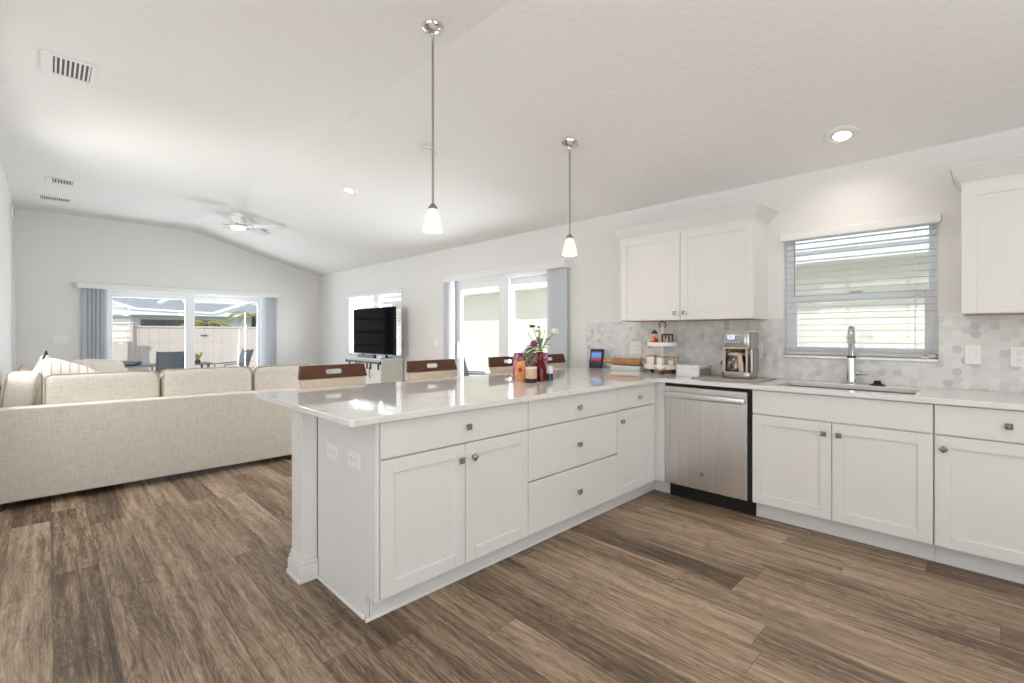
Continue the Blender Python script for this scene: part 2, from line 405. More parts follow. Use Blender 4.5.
    def xf(s, mtx): bmesh.ops.transform(s.bm, matrix=mtx, verts=s.bm.verts); return s
    def build(s, name, m, parent=None, smooth=None, local=False):
        """one mesh object; vertices are given in world space unless local"""
        if parent is not None and not local:
            off = Vector((0, 0, 0)); p = parent
            while p is not None: off += p.location; p = p.parent
            bmesh.ops.translate(s.bm, verts=s.bm.verts, vec=-off)
        me = bpy.data.meshes.new(name); s.bm.to_mesh(me); s.bm.free()
        me.materials.append(M[m] if isinstance(m, str) else m)
        if smooth is None or smooth:
            ang = .37 if smooth is None else smooth
            for p in me.polygons: p.use_smooth = True
            try: me.set_sharp_from_angle(angle=ang)
            except Exception: pass
        o = bpy.data.objects.new(name, me); col.objects.link(o); o.parent = parent
        return o

def tag(o, label, cat, group=None):
    o['label'] = label; o['category'] = cat
    if group: o['group'] = group
    return o
def thing(name, label, cat, loc=(0, 0, 0), group=None):
    o = bpy.data.objects.new(name, None); col.objects.link(o); o.location = loc; o.empty_display_size = .1
    return tag(o, label, cat, group)
def struct(o): o['kind'] = 'structure'; return o
def copy_tree(o, parent=None):
    c = o.copy(); col.objects.link(c); c.parent = parent
    for ch in list(o.children): copy_tree(ch, c)
    return c
def part_label(o, l): o['label'] = l; return o

# ------------------------------------------------------------------ room shell
SL = (3.07 - 2.46) / 2.25
def ceil_z(x): return 3.07 if x < -2.25 else 2.46 - SL * x
YB, YF, XL, XLL = -4.2, 8.03, -4.39, -6.7     # back, far, left of living part, left of entry part

struct(MB().box(XLL - .15, .15, YB - .15, YF + .15, -.12, 0).build('floor', 'floor_planks', smooth=False))
struct(MB().prism([(.15, 2.46 - SL * .15), (-2.25, 3.07), (XLL - .15, 3.07), (XLL - .15, 3.25), (-2.25, 3.25), (.15, 2.6)], 'Y', YB - .15, YF + .15).build('ceiling', 'ceiling_paint', smooth=False))

def wall_grid(name, axis, face, back, a_range, holes, breaks=(), topf=None):
    """wall slab with rectangular holes (a0,a1,z0,z1); axis 'X' = plane of constant X"""
    cuts = sorted({a_range[0], a_range[1], *breaks, *[h[0] for h in holes], *[h[1] for h in holes]})
    mb = MB()
    for a0, a1 in zip(cuts, cuts[1:]):
        mid = (a0 + a1) / 2; hs = sorted([h for h in holes if h[0] <= mid <= h[1]], key=lambda h: h[2]); z = 0.0
        spans = []
        for h in hs:
            if h[2] > z + 1e-4: spans.append((z, h[2]))
            z = h[3]
        spans.append((z, None))
        for z0, z1 in spans:
            if axis == 'X':
                T = [z1] * 4 if z1 is not None else [topf(face), topf(back), topf(back), topf(face)]
                mb.hexa([(face, a0, z0), (back, a0, z0), (back, a1, z0), (face, a1, z0), (face, a0, T[0]), (back, a0, T[1]), (back, a1, T[2]), (face, a1, T[3])])
            else:
                T = [z1] * 4 if z1 is not None else [topf(a0), topf(a1), topf(a1), topf(a0)]
                mb.hexa([(a0, face, z0), (a1, face, z0), (a1, back, z0), (a0, back, z0), (a0, face, T[0]), (a1, face, T[1]), (a1, back, T[2]), (a0, back, T[3])])
    bmesh.ops.remove_doubles(mb.bm, verts=mb.bm.verts, dist=1e-5)
    return struct(mb.build(name, 'wall_paint', smooth=False))

SW = (-1.60, -.714, 1.09, 2.028)        # sink window  (y0,y1,z0,z1)
TW = (4.80, 6.64, .86, 1.97)          # window behind the television
SD = (1.50, 3.45, 0.0, 2.0)           # side slider
FD = (-3.44, -1.01, 0.0, 1.99)        # far slider (x0,x1)
wall_grid('wall_right', 'X', 0, .15, (YB, YF), [SW, TW, SD], topf=ceil_z)
wall_grid('wall_far', 'Y', YF, YF + .15, (XL - .15, .15), [FD], breaks=(-2.25,), topf=ceil_z)
wall_grid('wall_left', 'X', XL, XL - .15, (2.6, YF), [(2.7, 3.9, 1.2, 2.4)], topf=ceil_z)
struct(MB().box(XLL, XL - .15, 2.6, 2.75, 0, 3.07).build('wall_entry', 'wall_paint', smooth=False))
wall_grid('wall_side', 'X', XLL, XLL - .15, (YB, 2.75), [(-2.6, 1.0, .3, 2.4)], topf=ceil_z)
wall_grid('wall_back', 'Y', YB, YB - .15, (XLL, .15), [(-6.2, -1.8, .3, 2.4)], breaks=(-2.25,), topf=ceil_z)
# panes and frames of unseen windows, added to let fill light in
for nm, bx in (('added_window_4', ('Y', -6.2, -1.8)), ('added_window_5', ('X', -2.6, 1.0)), ('added_window_6', ('L', 2.7, 3.9))):
    f = MB(); g = MB()
    for k in range(5):
        a = bx[1] + (bx[2] - bx[1]) * k / 4
        if bx[0] == 'L': f.box(XL - .12, XL - .06, a - .02, a + .02, 1.2, 2.4)
        elif bx[0] == 'Y': f.box(a - .03, a + .03, YB - .12, YB - .06, .3, 2.4)
        else: f.box(XLL - .12, XLL - .06, a - .03, a + .03, .3, 2.4)
    if bx[0] == 'L': g.box(XL - .095, XL - .09, bx[1], bx[2], 1.2, 2.4)
    elif bx[0] == 'Y': g.box(bx[1], bx[2], YB - .095, YB - .09, .3, 2.4)
    else: g.box(XLL - .095, XLL - .09, bx[1], bx[2], .3, 2.4)
    r = struct(f.build(nm, 'vinyl_white', smooth=False)); g.build('window_pane', 'window_glass', r, smooth=False)

# baseboards
def baseboard(name, segs):
    mb = MB()
    for s in segs: mb.box(*s, 0, .09, .003).box(s[0] if s[0] > -4.38 else s[0], s[1], s[2], s[3], .09, .105)
    struct(mb.build(name, 'trim_white'))
baseboard('baseboard_right', [(-.014, 0, 1.2, 1.5), (-.014, 0, 3.42, YF)])
baseboard('baseboard_far', [(XL, -3.46, YF - .014, YF), (-1.03, -.014, YF - .014, YF)])
baseboard('baseboard_left', [(XL, XL + .014, 2.6, YF - .014)])
# trim on the left end of the far wall (seen as a pale strip by the corner)
struct(MB().box(XL, XL + .018, 7.78, 7.98, .105, 2.1, .004).build('trim_1', 'trim_white'))

# half wall behind the peninsula
struct(MB().box(-3.04, 0, .615, .735, 0, .884).build('wall_peninsula', 'wall_paint', smooth=False))

# ------------------------------------------------------------------ sink window + blind
def sash(mb, axis, p0, p1, a0, a1, z0, z1, w_, bev=.003):
    """rectangular frame ring"""
    for (u0, u1, q0, q1) in ((a0, a0 + w_, z0, z1), (a1 - w_, a1, z0, z1), (a0 + w_, a1 - w_, z0, z0 + w_), (a0 + w_, a1 - w_, z1 - w_, z1)):
        if axis == 'X': mb.box(p0, p1, u0, u1, q0, q1, bev)
        else: mb.box(u0, u1, p0, p1, q0, q1, bev)
    return mb
win = struct(sash(MB(), 'X', .065, .125, SW[0], SW[1], SW[2], SW[3], .028).build('window_1', 'vinyl_white'))
sash(MB(), 'X', .095, .12, SW[0] + .026, SW[1] - .026, 1.50, SW[3] - .026, .026).build('upper_sash', 'vinyl_white', win)
sash(MB(), 'X', .068, .094, SW[0] + .026, SW[1] - .026, SW[2] + .026, 1.555, .045).build('lower_sash', 'vinyl_white', win)
MB().box(.106, .109, SW[0] + .045, SW[1] - .045, 1.52, SW[3] - .045).build('upper_pane', 'window_glass', win, smooth=False)
MB().box(.080, .083, SW[0] + .06, SW[1] - .06, SW[2] + .06, 1.52).build('lower_pane', 'window_glass', win, smooth=False)
MB().box(.06, .07, -1.20, -1.12, 1.555, 1.565, .002).build('sash_lock', 'nickel', win)
part_label(MB().box(-.02, .065, SW[0] + .001, SW[1] - .001, SW[2] - .012, SW[2] + .008, .003).build('window_sill', 'quartz', win), 'polished white stone sill')

def horizontal_blind(name, label, y0, y1, z0, z1, x, vy0, vy1, vz0, vz1, proj=.055, pitch=.044, wand=True, tilt=0.0):
    r = thing(name, label, 'blind', (x, (y0 + y1) / 2, z0))
    vb = MB().box(x - proj - .028, x - .028, vy0, vy1, vz0, vz1, .006, 2)
    vb.build('valance', 'trim_white', r)
    s = MB(); z = z0 + .045
    while z < vz0 + .02:
        c_, s_ = math.cos(tilt) * .024, math.sin(tilt) * .024
        s.hexa([(x - c_, y0, z - s_ - .0017), (x + c_, y0, z + s_ - .0017), (x + c_, y1, z + s_ - .0017), (x - c_, y1, z - s_ - .0017), (x - c_, y0, z - s_ + .0017), (x + c_, y0, z + s_ + .0017), (x + c_, y1, z + s_ + .0017), (x - c_, y1, z - s_ + .0017)]); z += pitch
    s.build('slats', 'blind_white', r, smooth=False)
    MB().box(x - .026, x + .026, y0, y1, z0, z0 + .022, .005, 2).build('bottom_rail', 'blind_white', r)
    L = y1 - y0
    for k in (.12, .5, .88):
        c = MB(); yy = y0 + L * k
        for dx in (-.026, .026): c.tube([(x + dx, yy, z0 + .01), (x + dx, yy, vz0 + .02)], .0012, 5)
        c.build('ladder_cord', 'blind_white', r)
    if wand:
        MB().tube([(x - .04, y1 - .065, vz0 + .02), (x - .042, y1 - .065, vz0 - .42)], .004, 6).build('tilt_wand', 'nickel_rod', r)
    return r
horizontal_blind('window_blind', 'white horizontal slat blind hanging open in the window above the kitchen sink', SW[0] + .012, SW[1] - .012, 1.105, 2.02, .030, -1.615, -.703, 1.963, 2.02)
# a small brown and white trinket on the sink window sill
tr_ = thing('sill_trinket', 'small brown and white trinket lying on the sink window sill at its near end', 'ornament', (-.0, -1.55, 1.098))
MB().ball((-.004, -1.535, 1.106), .012, (1, 1.9, .65)).build('body', 'ceramic', tr_); MB().ball((-.006, -1.54, 1.117), .007, (1, 2.2, .7)).build('cap', 'gold', tr_)

# window behind the television
w2 = struct(sash(MB(), 'X', .065, .125, TW[0], TW[1], TW[2], TW[3], .05).box(.065, .125, 5.62, 5.80, TW[2] + .05, TW[3] - .05, .003).build('window_2', 'vinyl_white'))
for a0, a1 in ((TW[0] + .05, 5.62), (5.80, TW[1] - .05)):
    MB().box(.09, .093, a0, a1, TW[2] + .05, TW[3] - .05).build('window_pane', 'window_glass', w2, smooth=False)
    MB().box(.085, .115, a0, a1, 1.40, 1.45, .003).build('meeting_rail', 'vinyl_white', w2)
MB().box(-.02, .065, TW[0] + .001, TW[1] - .001, TW[2] - .012, TW[2] + .008, .003).build('window_sill', 'quartz', w2)
horizontal_blind('window_blind', 'white horizontal slat blind hanging in the window behind the television', TW[0] + .012, TW[1] - .012, .875, 1.97, .030, TW[0] - .02, TW[1] + .02, 1.925, 1.985, wand=False, tilt=.12)

# ------------------------------------------------------------------ sliders
def slider(name, axis, a0, a1, p0, p1, zt, mull, first_front):
    """sliding glass door with two panels in a vinyl frame"""
    def bx(mb, u0, u1, q0, q1, z0, z1, bev=.004):
        return mb.box(q0, q1, u0, u1, z0, z1, bev) if axis == 'X' else mb.box(u0, u1, q0, q1, z0, z1, bev)
    f = MB(); t = .055
    bx(f, a0, a0 + t, p0, p1, 0, zt); bx(f, a1 - t, a1, p0, p1, 0, zt); bx(f, a0 + t, a1 - t, p0, p1, zt - t, zt); bx(f, a0 + t, a1 - t, p0, p1, 0, .03)
    root = struct(f.build(name, 'vinyl_white'))
    pm = (p0 + p1) / 2; spans = ((a0 + t, mull[1]), (mull[0], a1 - t))
    for k, (s0, s1) in enumerate(spans):
        q0, q1 = (p0 + .004, pm - .002) if (k == 0) == first_front else (pm + .002, p1 - .004)
        w_ = mull[1] - mull[0] - .002 if abs(mull[1] - mull[0]) < .16 else .085
        m_ = MB(); lo, hi = .085, .085
        if k == 0: wl, wr = .085, (mull[1] - mull[0])
        else: wl, wr = (mull[1] - mull[0]), .085
        bx(m_, s0, s0 + wl, q0, q1, .03, zt - t); bx(m_, s1 - wr, s1, q0, q1, .03, zt - t)
        bx(m_, s0 + wl, s1 - wr, q0, q1, .03, .03 + lo); bx(m_, s0 + wl, s1 - wr, q0, q1, zt - t - hi, zt - t)
        pn = m_.build('door_panel', 'vinyl_white', root)
        g = MB(); qq = (q0 + q1) / 2; bx(g, s0 + wl, s1 - wr, qq - .002, qq + .002, .03 + lo, zt - t - hi, 0); g.build('glass_pane', 'window_glass', pn, smooth=False)
    return root
d1 = slider('door_1', 'Y', FD[0], FD[1], YF + .03, YF + .13, 1.99, (-2.32, -2.185), True)
d2 = slider('door_2', 'X', SD[0], SD[1], .03, .13, 2.0, (2.36, 2.545), False)
hd = MB().box(.005, .03, 3.34, 3.37, .92, 1.14, .008, 2); hd.build('door_handle', 'vinyl_white', d2)

def vertical_blinds(name, label, axis, face, sgn, a0, a1, z0, z1, stacks, group=None):
    mid = (a0 + a1) / 2
    root = thing(name, label, 'blind', ((face, mid, .02) if axis == 'X' else (mid, face, .02)))
    def bx(mb, u0, u1, q0, q1, zz0, zz1, bev=.003):
        return mb.box(face + sgn * q0, face + sgn * q1, u0, u1, zz0, zz1, bev) if axis == 'X' else mb.box(u0, u1, face + sgn * q0, face + sgn * q1, zz0, zz1, bev)
    v = MB(); bx(v, a0, a1, .088, .10, z0, z1); bx(v, a0, a0 + .012, .0, .088, z0, z1); bx(v, a1 - .012, a1, .0, .088, z0, z1); bx(v, a0 + .012, a1 - .012, .0, .088, z1 - .01, z1)
    v.build('valance', 'trim_white', root)
    h = MB(); bx(h, a0 + .014, a1 - .014, .025, .07, z1 - .04, z1 - .012); h.build('headrail', 'vinyl_white', root)
    for (s0, s1, nv, ang) in stacks:
        m_ = MB()
        for k in range(nv):
            c = s0 + (s1 - s0) * (k + .5) / nv; t = MB(); hw = .044
            a = ang + random.uniform(-.12, .12)
            # gently curved vane
            n = 5; pts = [(-hw + 2 * hw * i / n) for i in range(n + 1)]
            for i in range(n):
                d0 = .006 * (1 - (pts[i] / hw) ** 2); d1_ = .006 * (1 - (pts[i + 1] / hw) ** 2)
                def P(u, d): 
                    ca, sa = math.cos(a), math.sin(a); return (c + u * ca - d * sa, .048 + u * sa + d * ca)
                q = [P(pts[i], d0), P(pts[i + 1], d1_), P(pts[i + 1], d1_ + .001), P(pts[i], d0 + .001)]
                poly = [(face + sgn * qq[1], qq[0]) if axis == 'X' else (qq[0], face + sgn * qq[1]) for qq in q]
                t.prism(poly, 'Z', .03, z1 - .045)
            me = bpy.data.meshes.new('t'); t.bm.to_mesh(me); t.bm.free(); m_.bm.from_mesh(me); bpy.data.meshes.remove(me)
        m_.build('vanes', 'vane', root, smooth=.4)
    return root
vertical_blinds('vertical_blinds', 'pale vertical blinds drawn open to both sides of the wide far patio slider', 'Y', YF, -1, -3.723, -.80, 1.96, 2.042,
                [(-3.67, -3.38, 6, .75), (-1.13, -.85, 5, .9)])
vertical_blinds('vertical_blinds', 'pale vertical blinds drawn open at the slider beside the peninsula stools', 'X', 0, -1, 1.37, 3.545, 1.975, 2.068,
                [(1.405, 1.625, 7, .25), (3.40, 3.545, 5, .8)])

# ------------------------------------------------------------------ base cabinets
F = -.63
def bx(plane, mb, w0, w1, d0, d1, z0, z1, bev=0.0, seg=1):
    """plane 'P' = peninsula front (Y=0, width along X); 'S' = sink run front (X=F, width along Y); 'U' = uppers (X=-.325)"""
    if plane == 'P': return mb.box(w0, w1, d0, d1, z0, z1, bev, seg)
    f = F if plane == 'S' else -.325
    return mb.box(f + d0, f + d1, w0, w1, z0, z1, bev, seg)
def shaker(plane, parent, w0, w1, z0, z1, name='door', st=.062):
    w0, w1 = min(w0, w1), max(w0, w1); mb = MB()
    bx(plane, mb, w0, w0 + st, 0, .02, z0, z1, .0015); bx(plane, mb, w1 - st, w1, 0, .02, z0, z1, .0015)
    bx(plane, mb, w0 + st, w1 - st, 0, .02, z0, z0 + st, .0015); bx(plane, mb, w0 + st, w1 - st, 0, .02, z1 - st, z1, .0015)
    bx(plane, mb, w0 + st - .003, w1 - st + .003, .009, .017, z0 + st - .003, z1 - st + .003)
    return mb.build(name, 'cabinet_white', parent, smooth=False)
def slab(plane, parent, w0, w1, z0, z1, name='drawer'):
    w0, w1 = min(w0, w1), max(w0, w1)
    return bx(plane, MB(), w0, w1, 0, .02, z0, z1, .002).build(name, 'cabinet_white', parent, smooth=False)
def knob(plane, parent, wpos, z, rot=0):
    mb = MB()
    def f(t):
        h = .0145
        pr = [(h, .016), (h, .021), (h * .30, .030)]
        rings = []
        for r, d in pr:
            ring = []
            for k in range(4):
                a = rot + PI / 4 + k * PI / 2; ring.append(t.verts.new((r * 1.414 * math.cos(a), -d, r * 1.414 * math.sin(a))))
            rings.append(ring)
        for A, B in zip(rings, rings[1:]):
            for k in range(4): t.faces.new([A[k], A[(k + 1) % 4], B[(k + 1) % 4], B[k]])
        t.faces.new(rings[0]); t.faces.new(rings[-1]); bmesh.ops.recalc_face_normals(t, faces=t.faces)
    mb._new(f); mb.lathe([(0, 0), (.008, 0), (.006, .016), (0, .016)], (0, 0, 0), 10, 'X', mtx=Matrix.Rotation(PI / 2, 4, 'X'))
    if plane == 'P': mb.xf(Matrix.Translation((wpos, 0, z)))
    else: mb.xf(Matrix.Translation((F if plane == 'S' else -.325, wpos, z)) @ Matrix.Rotation(-PI / 2, 4, 'Z'))
    return mb.build('knob', 'nickel', parent, smooth=False)

ZT, ZS, ZB = .884, .717, .118
G = .0022
def carcass(plane, parent, w0, w1, deep=.59):
    mb = MB(); bx(plane, mb, w0, w1, .021, deep, .108, ZT); mb.build('carcass', 'cabinet_white', parent, smooth=False)
    t = MB(); bx(plane, t, w0, w1, .085, .10, 0, .108); t.build('toe_kick', 'cabinet_white', parent, smooth=False)

# peninsula: two-door unit with a wide drawer
X0, X1, X2, X3 = -3.026, -2.108, -1.202, -.667
ca = thing('base_cabinet', 'white peninsula base cabinet with one wide drawer over two doors, at the free end', 'cabinet', ((X0 + X1) / 2, .3, 0), 'white shaker base cabinets')
carcass('P', ca, X0, X1)
d = slab('P', ca, X0 + G, X1 - G, ZS + .004, ZT - .006); knob('P', d, -2.55, .798)
xm = -2.563
d = shaker('P', ca, X0 + G, xm - G, ZB, ZS - .004); knob('P', d, -2.593, .638)
d = shaker('P', ca, xm + G, X1 - G, ZB, ZS - .004); knob('P', d, -2.512, .640, PI / 4)
ep = MB().prism([(.012, .108), (.10, .108), (.10, 0), (.612, 0), (.612, ZT), (.012, ZT)], 'X', -3.045, -3.0275).build('end_panel', 'cabinet_white', ca, smooth=False)
MB().box(-3.057, -3.0455, .10, .60, 0, .018, .005, 2).build('shoe_molding', 'trim_white', ca)
MB().box(-3.057, -.552, .073, .0848, 0, .018, .005, 2).build('shoe_molding', 'trim_white', ca)
# drawer stack
cb = thing('base_cabinet', 'white peninsula base cabinet with a stack of three plain drawers', 'cabinet', ((X1 + X2) / 2, .3, 0), 'white shaker base cabinets')
carcass('P', cb, X1 + .0005, X2)
for z0, z1, zk in ((ZS + .004, ZT - .006, .795), (.424, ZS - .004, .562), (ZB, .414, .262)):
    d = slab('P', cb, X1 + G, X2 - G, z0, z1); knob('P', d, -1.645, zk)
# corner unit
cc = thing('base_cabinet', 'narrow white base cabinet with a small drawer and one door in the inner corner', 'cabinet', ((X2 + X3) / 2, .3, 0), 'white shaker base cabinets')
carcass('P', cc, X2 + .0005, X3)
d = slab('P', cc, X2 + G, X3 - .003, ZS + .004, ZT - .006); knob('P', d, -.915, .79)
d = shaker('P', cc, X2 + G, X3 - .003, ZB, ZS - .004); knob('P', d, -1.150, .640)
fl = MB().box(X3, F + .02, .021, .05, .108, ZT).box(F, F + .02, -.060, .021, .108, ZT).box(F + .085, F + .10, -.065, .10, 0, .108).box(X3, F + .085, .085, .10, 0, .108)
fl.build('corner_filler', 'cabinet_white', cc, smooth=False)

# dishwasher
dw = thing('dishwasher', 'brushed stainless steel dishwasher with a bar handle under the counter corner', 'dishwasher', (-.35, -.37, 0))
MB().box(F + .035, -.03, -.690, -.066, .10, .872).build('tub', 'black_plastic', dw, smooth=False)
MB().box(F + .07, -.05, -.688, -.068, .0, .10).build('toe_panel', 'black_rubber', dw, smooth=False)
dd = MB().box(F - .012, F + .033, -.668, -.066, .116, .858, .004, 2).build('door', 'brushed_steel', dw, smooth=False)
hb = MB().box(F - .062, F - .040, -.662, -.072, .776, .820, .010, 3).box(F - .042, F - .010, -.656, -.640, .785, .815, .003).box(F - .042, F - .010, -.096, -.080, .785, .815, .003)
part_label(hb.build('handle', 'brushed_steel', dd), 'bright bar handle')
MB().cyl((F - .0124, -.354, .232), .014, .002, 18, mtx=Matrix.Rotation(-PI / 2, 4, 'Y')).torus((F - .0135, -.354, .232), .011, .0015, 20, 6, Matrix.Rotation(PI / 2, 4, 'Y')).build('badge', 'nickel_rod', dd)
MB().box(F - .0135, F - .012, -.331, -.323, .842, .848).build('indicator', 'black_plastic', dd, smooth=False)
MB().box(F + .001, F + .036, -.6935, -.672, .11, .876).build('side_gap_dark', 'black_rubber', dw, smooth=False)  # black strip standing in for the shade in the gap beside the door
MB().box(F + .0, F + .036, -.672, -.062, .861, .882).build('top_gap_dark', 'black_rubber', dw, smooth=False)  # black strip standing in for the dark gap over the door

# sink base
cs = thing('base_cabinet', 'white sink base cabinet with two doors below a plain front panel', 'cabinet', (-.3, -1.155, 0), 'white shaker base cabinets')
SY0, SY1 = -.6945, -1.616
mb = MB(); bx('S', mb, SY1, SY0, .021, .04, .108, ZT); bx('S', mb, SY1, SY1 + .018, .04, .61, .108, ZT); bx('S', mb, SY0 - .018, SY0, .04, .61, .108, ZT); bx('S', mb, SY1 + .018, SY0 - .018, .04, .61, .108, .125)
mb.build('carcass', 'cabinet_white', cs, smooth=False)
t = MB(); bx('S', t, SY1, SY0, .085, .10, 0, .108); t.build('toe_kick', 'cabinet_white', cs, smooth=False)
slab('S', cs, SY1 + G, SY0 - G, ZS + .004, ZT - .006, 'false_front')
ym = -1.152
d = shaker('S', cs, ym + G, SY0 - G, ZB, ZS - .004); knob('S', d, -1.112, .645)
d = shaker('S', cs, SY1 + G, ym - G, ZB, ZS - .004); knob('S', d, -1.190, .645)
# right-hand unit
cd = thing('base_cabinet', 'white base cabinet with one drawer and one door, right of the sink', 'cabinet', (-.3, -1.9, 0), 'white shaker base cabinets')
RY0, RY1 = -1.6175, -2.175
mb = MB(); bx('S', mb, RY1, RY0, .021, .61, .108, ZT); mb.build('carcass', 'cabinet_white', cd, smooth=False)
t = MB(); bx('S', t, RY1, RY0, .085, .10, 0, .108); t.build('toe_kick', 'cabinet_white', cd, smooth=False)
d = slab('S', cd, RY1 + G, RY0 - .004, ZS + .004, ZT - .006); knob('S', d, -1.897, .80)
d = shaker('S', cd, RY1 + G, RY0 - .004, ZB, ZS - .004); knob('S', d, -1.657, .645, PI / 4)

# ------------------------------------------------------------------ worktop, sink, faucet
SX0, SX1, SKY0, SKY1 = -.535, -.155, -1.53, -.80
def worktop():
    t = bmesh.new()
    xs = sorted({-3.178, -.655, SX0, SX1, -.0105}); ys = sorted({-2.19, SKY0, SKY1, -.03, 1.18}); z0, z1 = ZT, .914
    vt = {}
    def V(x, y, z):
        k = (round(x, 4), round(y, 4), round(z, 4))
        if k not in vt: vt[k] = t.verts.new(k)
        return vt[k]
    def inside(x, y):
        if y > -.03: return -3.178 < x < 0
        if x < -.655: return False
        return not (SX0 < x < SX1 and SKY0 < y < SKY1)
    cells = {}
    for i in range(len(xs) - 1):
        for j in range(len(ys) - 1): cells[i, j] = inside((xs[i] + xs[i + 1]) / 2, (ys[j] + ys[j + 1]) / 2)
    for (i, j), ok in cells.items():
        if not ok: continue
        a, b, c, d_ = xs[i], xs[i + 1], ys[j], ys[j + 1]
        t.faces.new([V(a, c, z1), V(b, c, z1), V(b, d_, z1), V(a, d_, z1)]); t.faces.new([V(a, c, z0), V(a, d_, z0), V(b, d_, z0), V(b, c, z0)])
        for (ii, jj), e in (((i - 1, j), (a, c, a, d_)), ((i + 1, j), (b, c, b, d_)), ((i, j - 1), (a, c, b, c)), ((i, j + 1), (a, d_, b, d_))):
            if not cells.get((ii, jj), False):
                t.faces.new([V(e[0], e[1], z0), V(e[2], e[3], z0), V(e[2], e[3], z1), V(e[0], e[1], z1)])
    bmesh.ops.recalc_face_normals(t, faces=t.faces)
    # merge coplanar, then round the two free corners and ease the edges
    bmesh.ops.dissolve_limit(t, angle_limit=.01, verts=t.verts, edges=t.edges)
    ce = [e for e in t.edges if abs(e.verts[0].co.x - e.verts[1].co.x) < 1e-4 and abs(e.verts[0].co.y - e.verts[1].co.y) < 1e-4 and abs(e.verts[0].co.x + 3.178) < 1e-3]
    bmesh.ops.bevel(t, geom=ce, offset=.018, segments=5, profile=.5, affect='EDGES')
    ce = [e for e in t.edges if abs(e.verts[0].co.x - e.verts[1].co.x) < 1e-4 and abs(e.verts[0].co.y - e.verts[1].co.y) < 1e-4 and abs(e.verts[0].co.x + .655) < 1e-3 and abs(e.verts[0].co.y + .03) < 1e-3]
    bmesh.ops.bevel(t, geom=ce, offset=.03, segments=5, profile=.5, affect='EDGES')
    te = [e for e in t.edges if len(e.link_faces) == 2 and abs(e.link_faces[0].normal.z) + abs(e.link_faces[1].normal.z) > .9 and abs(abs(e.link_faces[0].normal.z) - abs(e.link_faces[1].normal.z)) > .5]
    bmesh.ops.bevel(t, geom=te, offset=.0035, segments=2, profile=.5, affect='EDGES')
    mb = MB(); mb.bm.free(); mb.bm = t; return mb
tag(worktop().build('countertop', 'quartz', smooth=False), 'glossy white quartz countertop running over the peninsula and along the sink wall', 'countertop')

sk = thing('kitchen_sink', 'stainless steel undermount sink basin set in the white counter below the window', 'sink', (-.345, -1.165, .70))
b = MB(); e = .006; zt = .8835; zb = .70; x0, x1, y0, y1 = SX0 - .004, SX1 + .004, SKY0 - .004, SKY1 + .004
b.box(x0 - e, x0, y0 - e, y1 + e, zb, zt).box(x1, x1 + e, y0 - e, y1 + e, zb, zt).box(x0, x1, y0 - e, y0, zb, zt).box(x0, x1, y1, y1 + e, zb, zt).box(x0 - e, x1 + e, y0 - e, y1 + e, zb - e, zb)
b.build('basin', 'sink_steel', sk, smooth=False); MB().lathe([(0, 0), (.045, 0), (.045, .004), (.03, .003), (0, .001)], (-.345, -1.165, zb), 20).build('drain', 'chrome', sk)

fx, fy = -.093, -1.160
fa = thing('kitchen_faucet', 'tall chrome pull-down faucet standing behind the kitchen sink', 'faucet', (fx, fy, .914))
MB().lathe([(0, 0), (.036, 0), (.036, .006), (.032, .012), (.031, .06), (.029, .11), (.0245, .17), (.0235, .19), (.0, .19)], (fx, fy, .914), 28).build('body', 'chrome', fa)
ctl = [Vector((fx, fy, 1.105)), Vector((fx - .005, fy - .001, 1.345)), Vector((fx - .13, fy - .021, 1.335)), Vector((fx - .20, fy - .033, 1.205))]
pts = [ctl[0] * (1 - u) ** 3 + ctl[1] * 3 * u * (1 - u) ** 2 + ctl[2] * 3 * u * u * (1 - u) + ctl[3] * u ** 3 for u in [k / 14 for k in range(15)]]
MB().tube(pts[:11], .0195, 18).build('spout', 'chrome', fa)
MB().tube(pts[10:], .0205, 18, taper=.0225).build('spray_head', 'chrome', fa)
hx, hyy = pts[-2].x, pts[-2].y
MB().lathe([(0, -.004), (.022, -.004), (.0265, .0), (.026, .012), (.0, .012)], (fx, fy, 1.096), 20).build('collar', 'dark_grey', fa)
MB().lathe([(0, 0), (.017, 0), (.017, .026), (.012, .032), (.011, .068), (.0, .071)], (fx, fy - .020, .988), 14, mtx=Matrix.Rotation(PI / 2, 4, 'X')).build('handle', 'chrome', fa)
MB().ball((hx + .03, hyy + .025, 1.235), .007).build('spray_button', 'black_plastic', fa)
st = thing('sink_stopper', 'black sink stopper lying on the counter beside the chrome faucet', 'stopper', (-.075, -1.30, .914))
MB().lathe([(0, 0), (.043, 0), (.043, .004), (.040, .007), (0, .007)], (-.075, -1.30, .9142), 24).build('flange', 'black_rubber', st)
MB().lathe([(0, 0), (.026, 0), (.018, .018), (.018, .024), (0, .025)], (-.075, -1.30, .921), 20).build('grip', 'black_rubber', st)

# ------------------------------------------------------------------ backsplash and wall plates
bs = MB().box(-.010, -.0005, -.655, 1.146, .9145, 1.372).box(-.010, -.0005, SW[1] + .004, -.655, .9145, 1.372).box(-.010, -.0005, SW[0] - .004, SW[1] + .004, .9145, SW[2] - .014).box(-.010, -.0005, -2.6, SW[0] - .004, .9145, 1.372)
bmesh.ops.remove_doubles(bs.bm, verts=bs.bm.verts, dist=1e-5)
bso = tag(bs.build('tile_backsplash', 'hex_marble', smooth=False), 'hexagonal marble mosaic tile backsplash on the wall above the sink counter', 'backsplash')
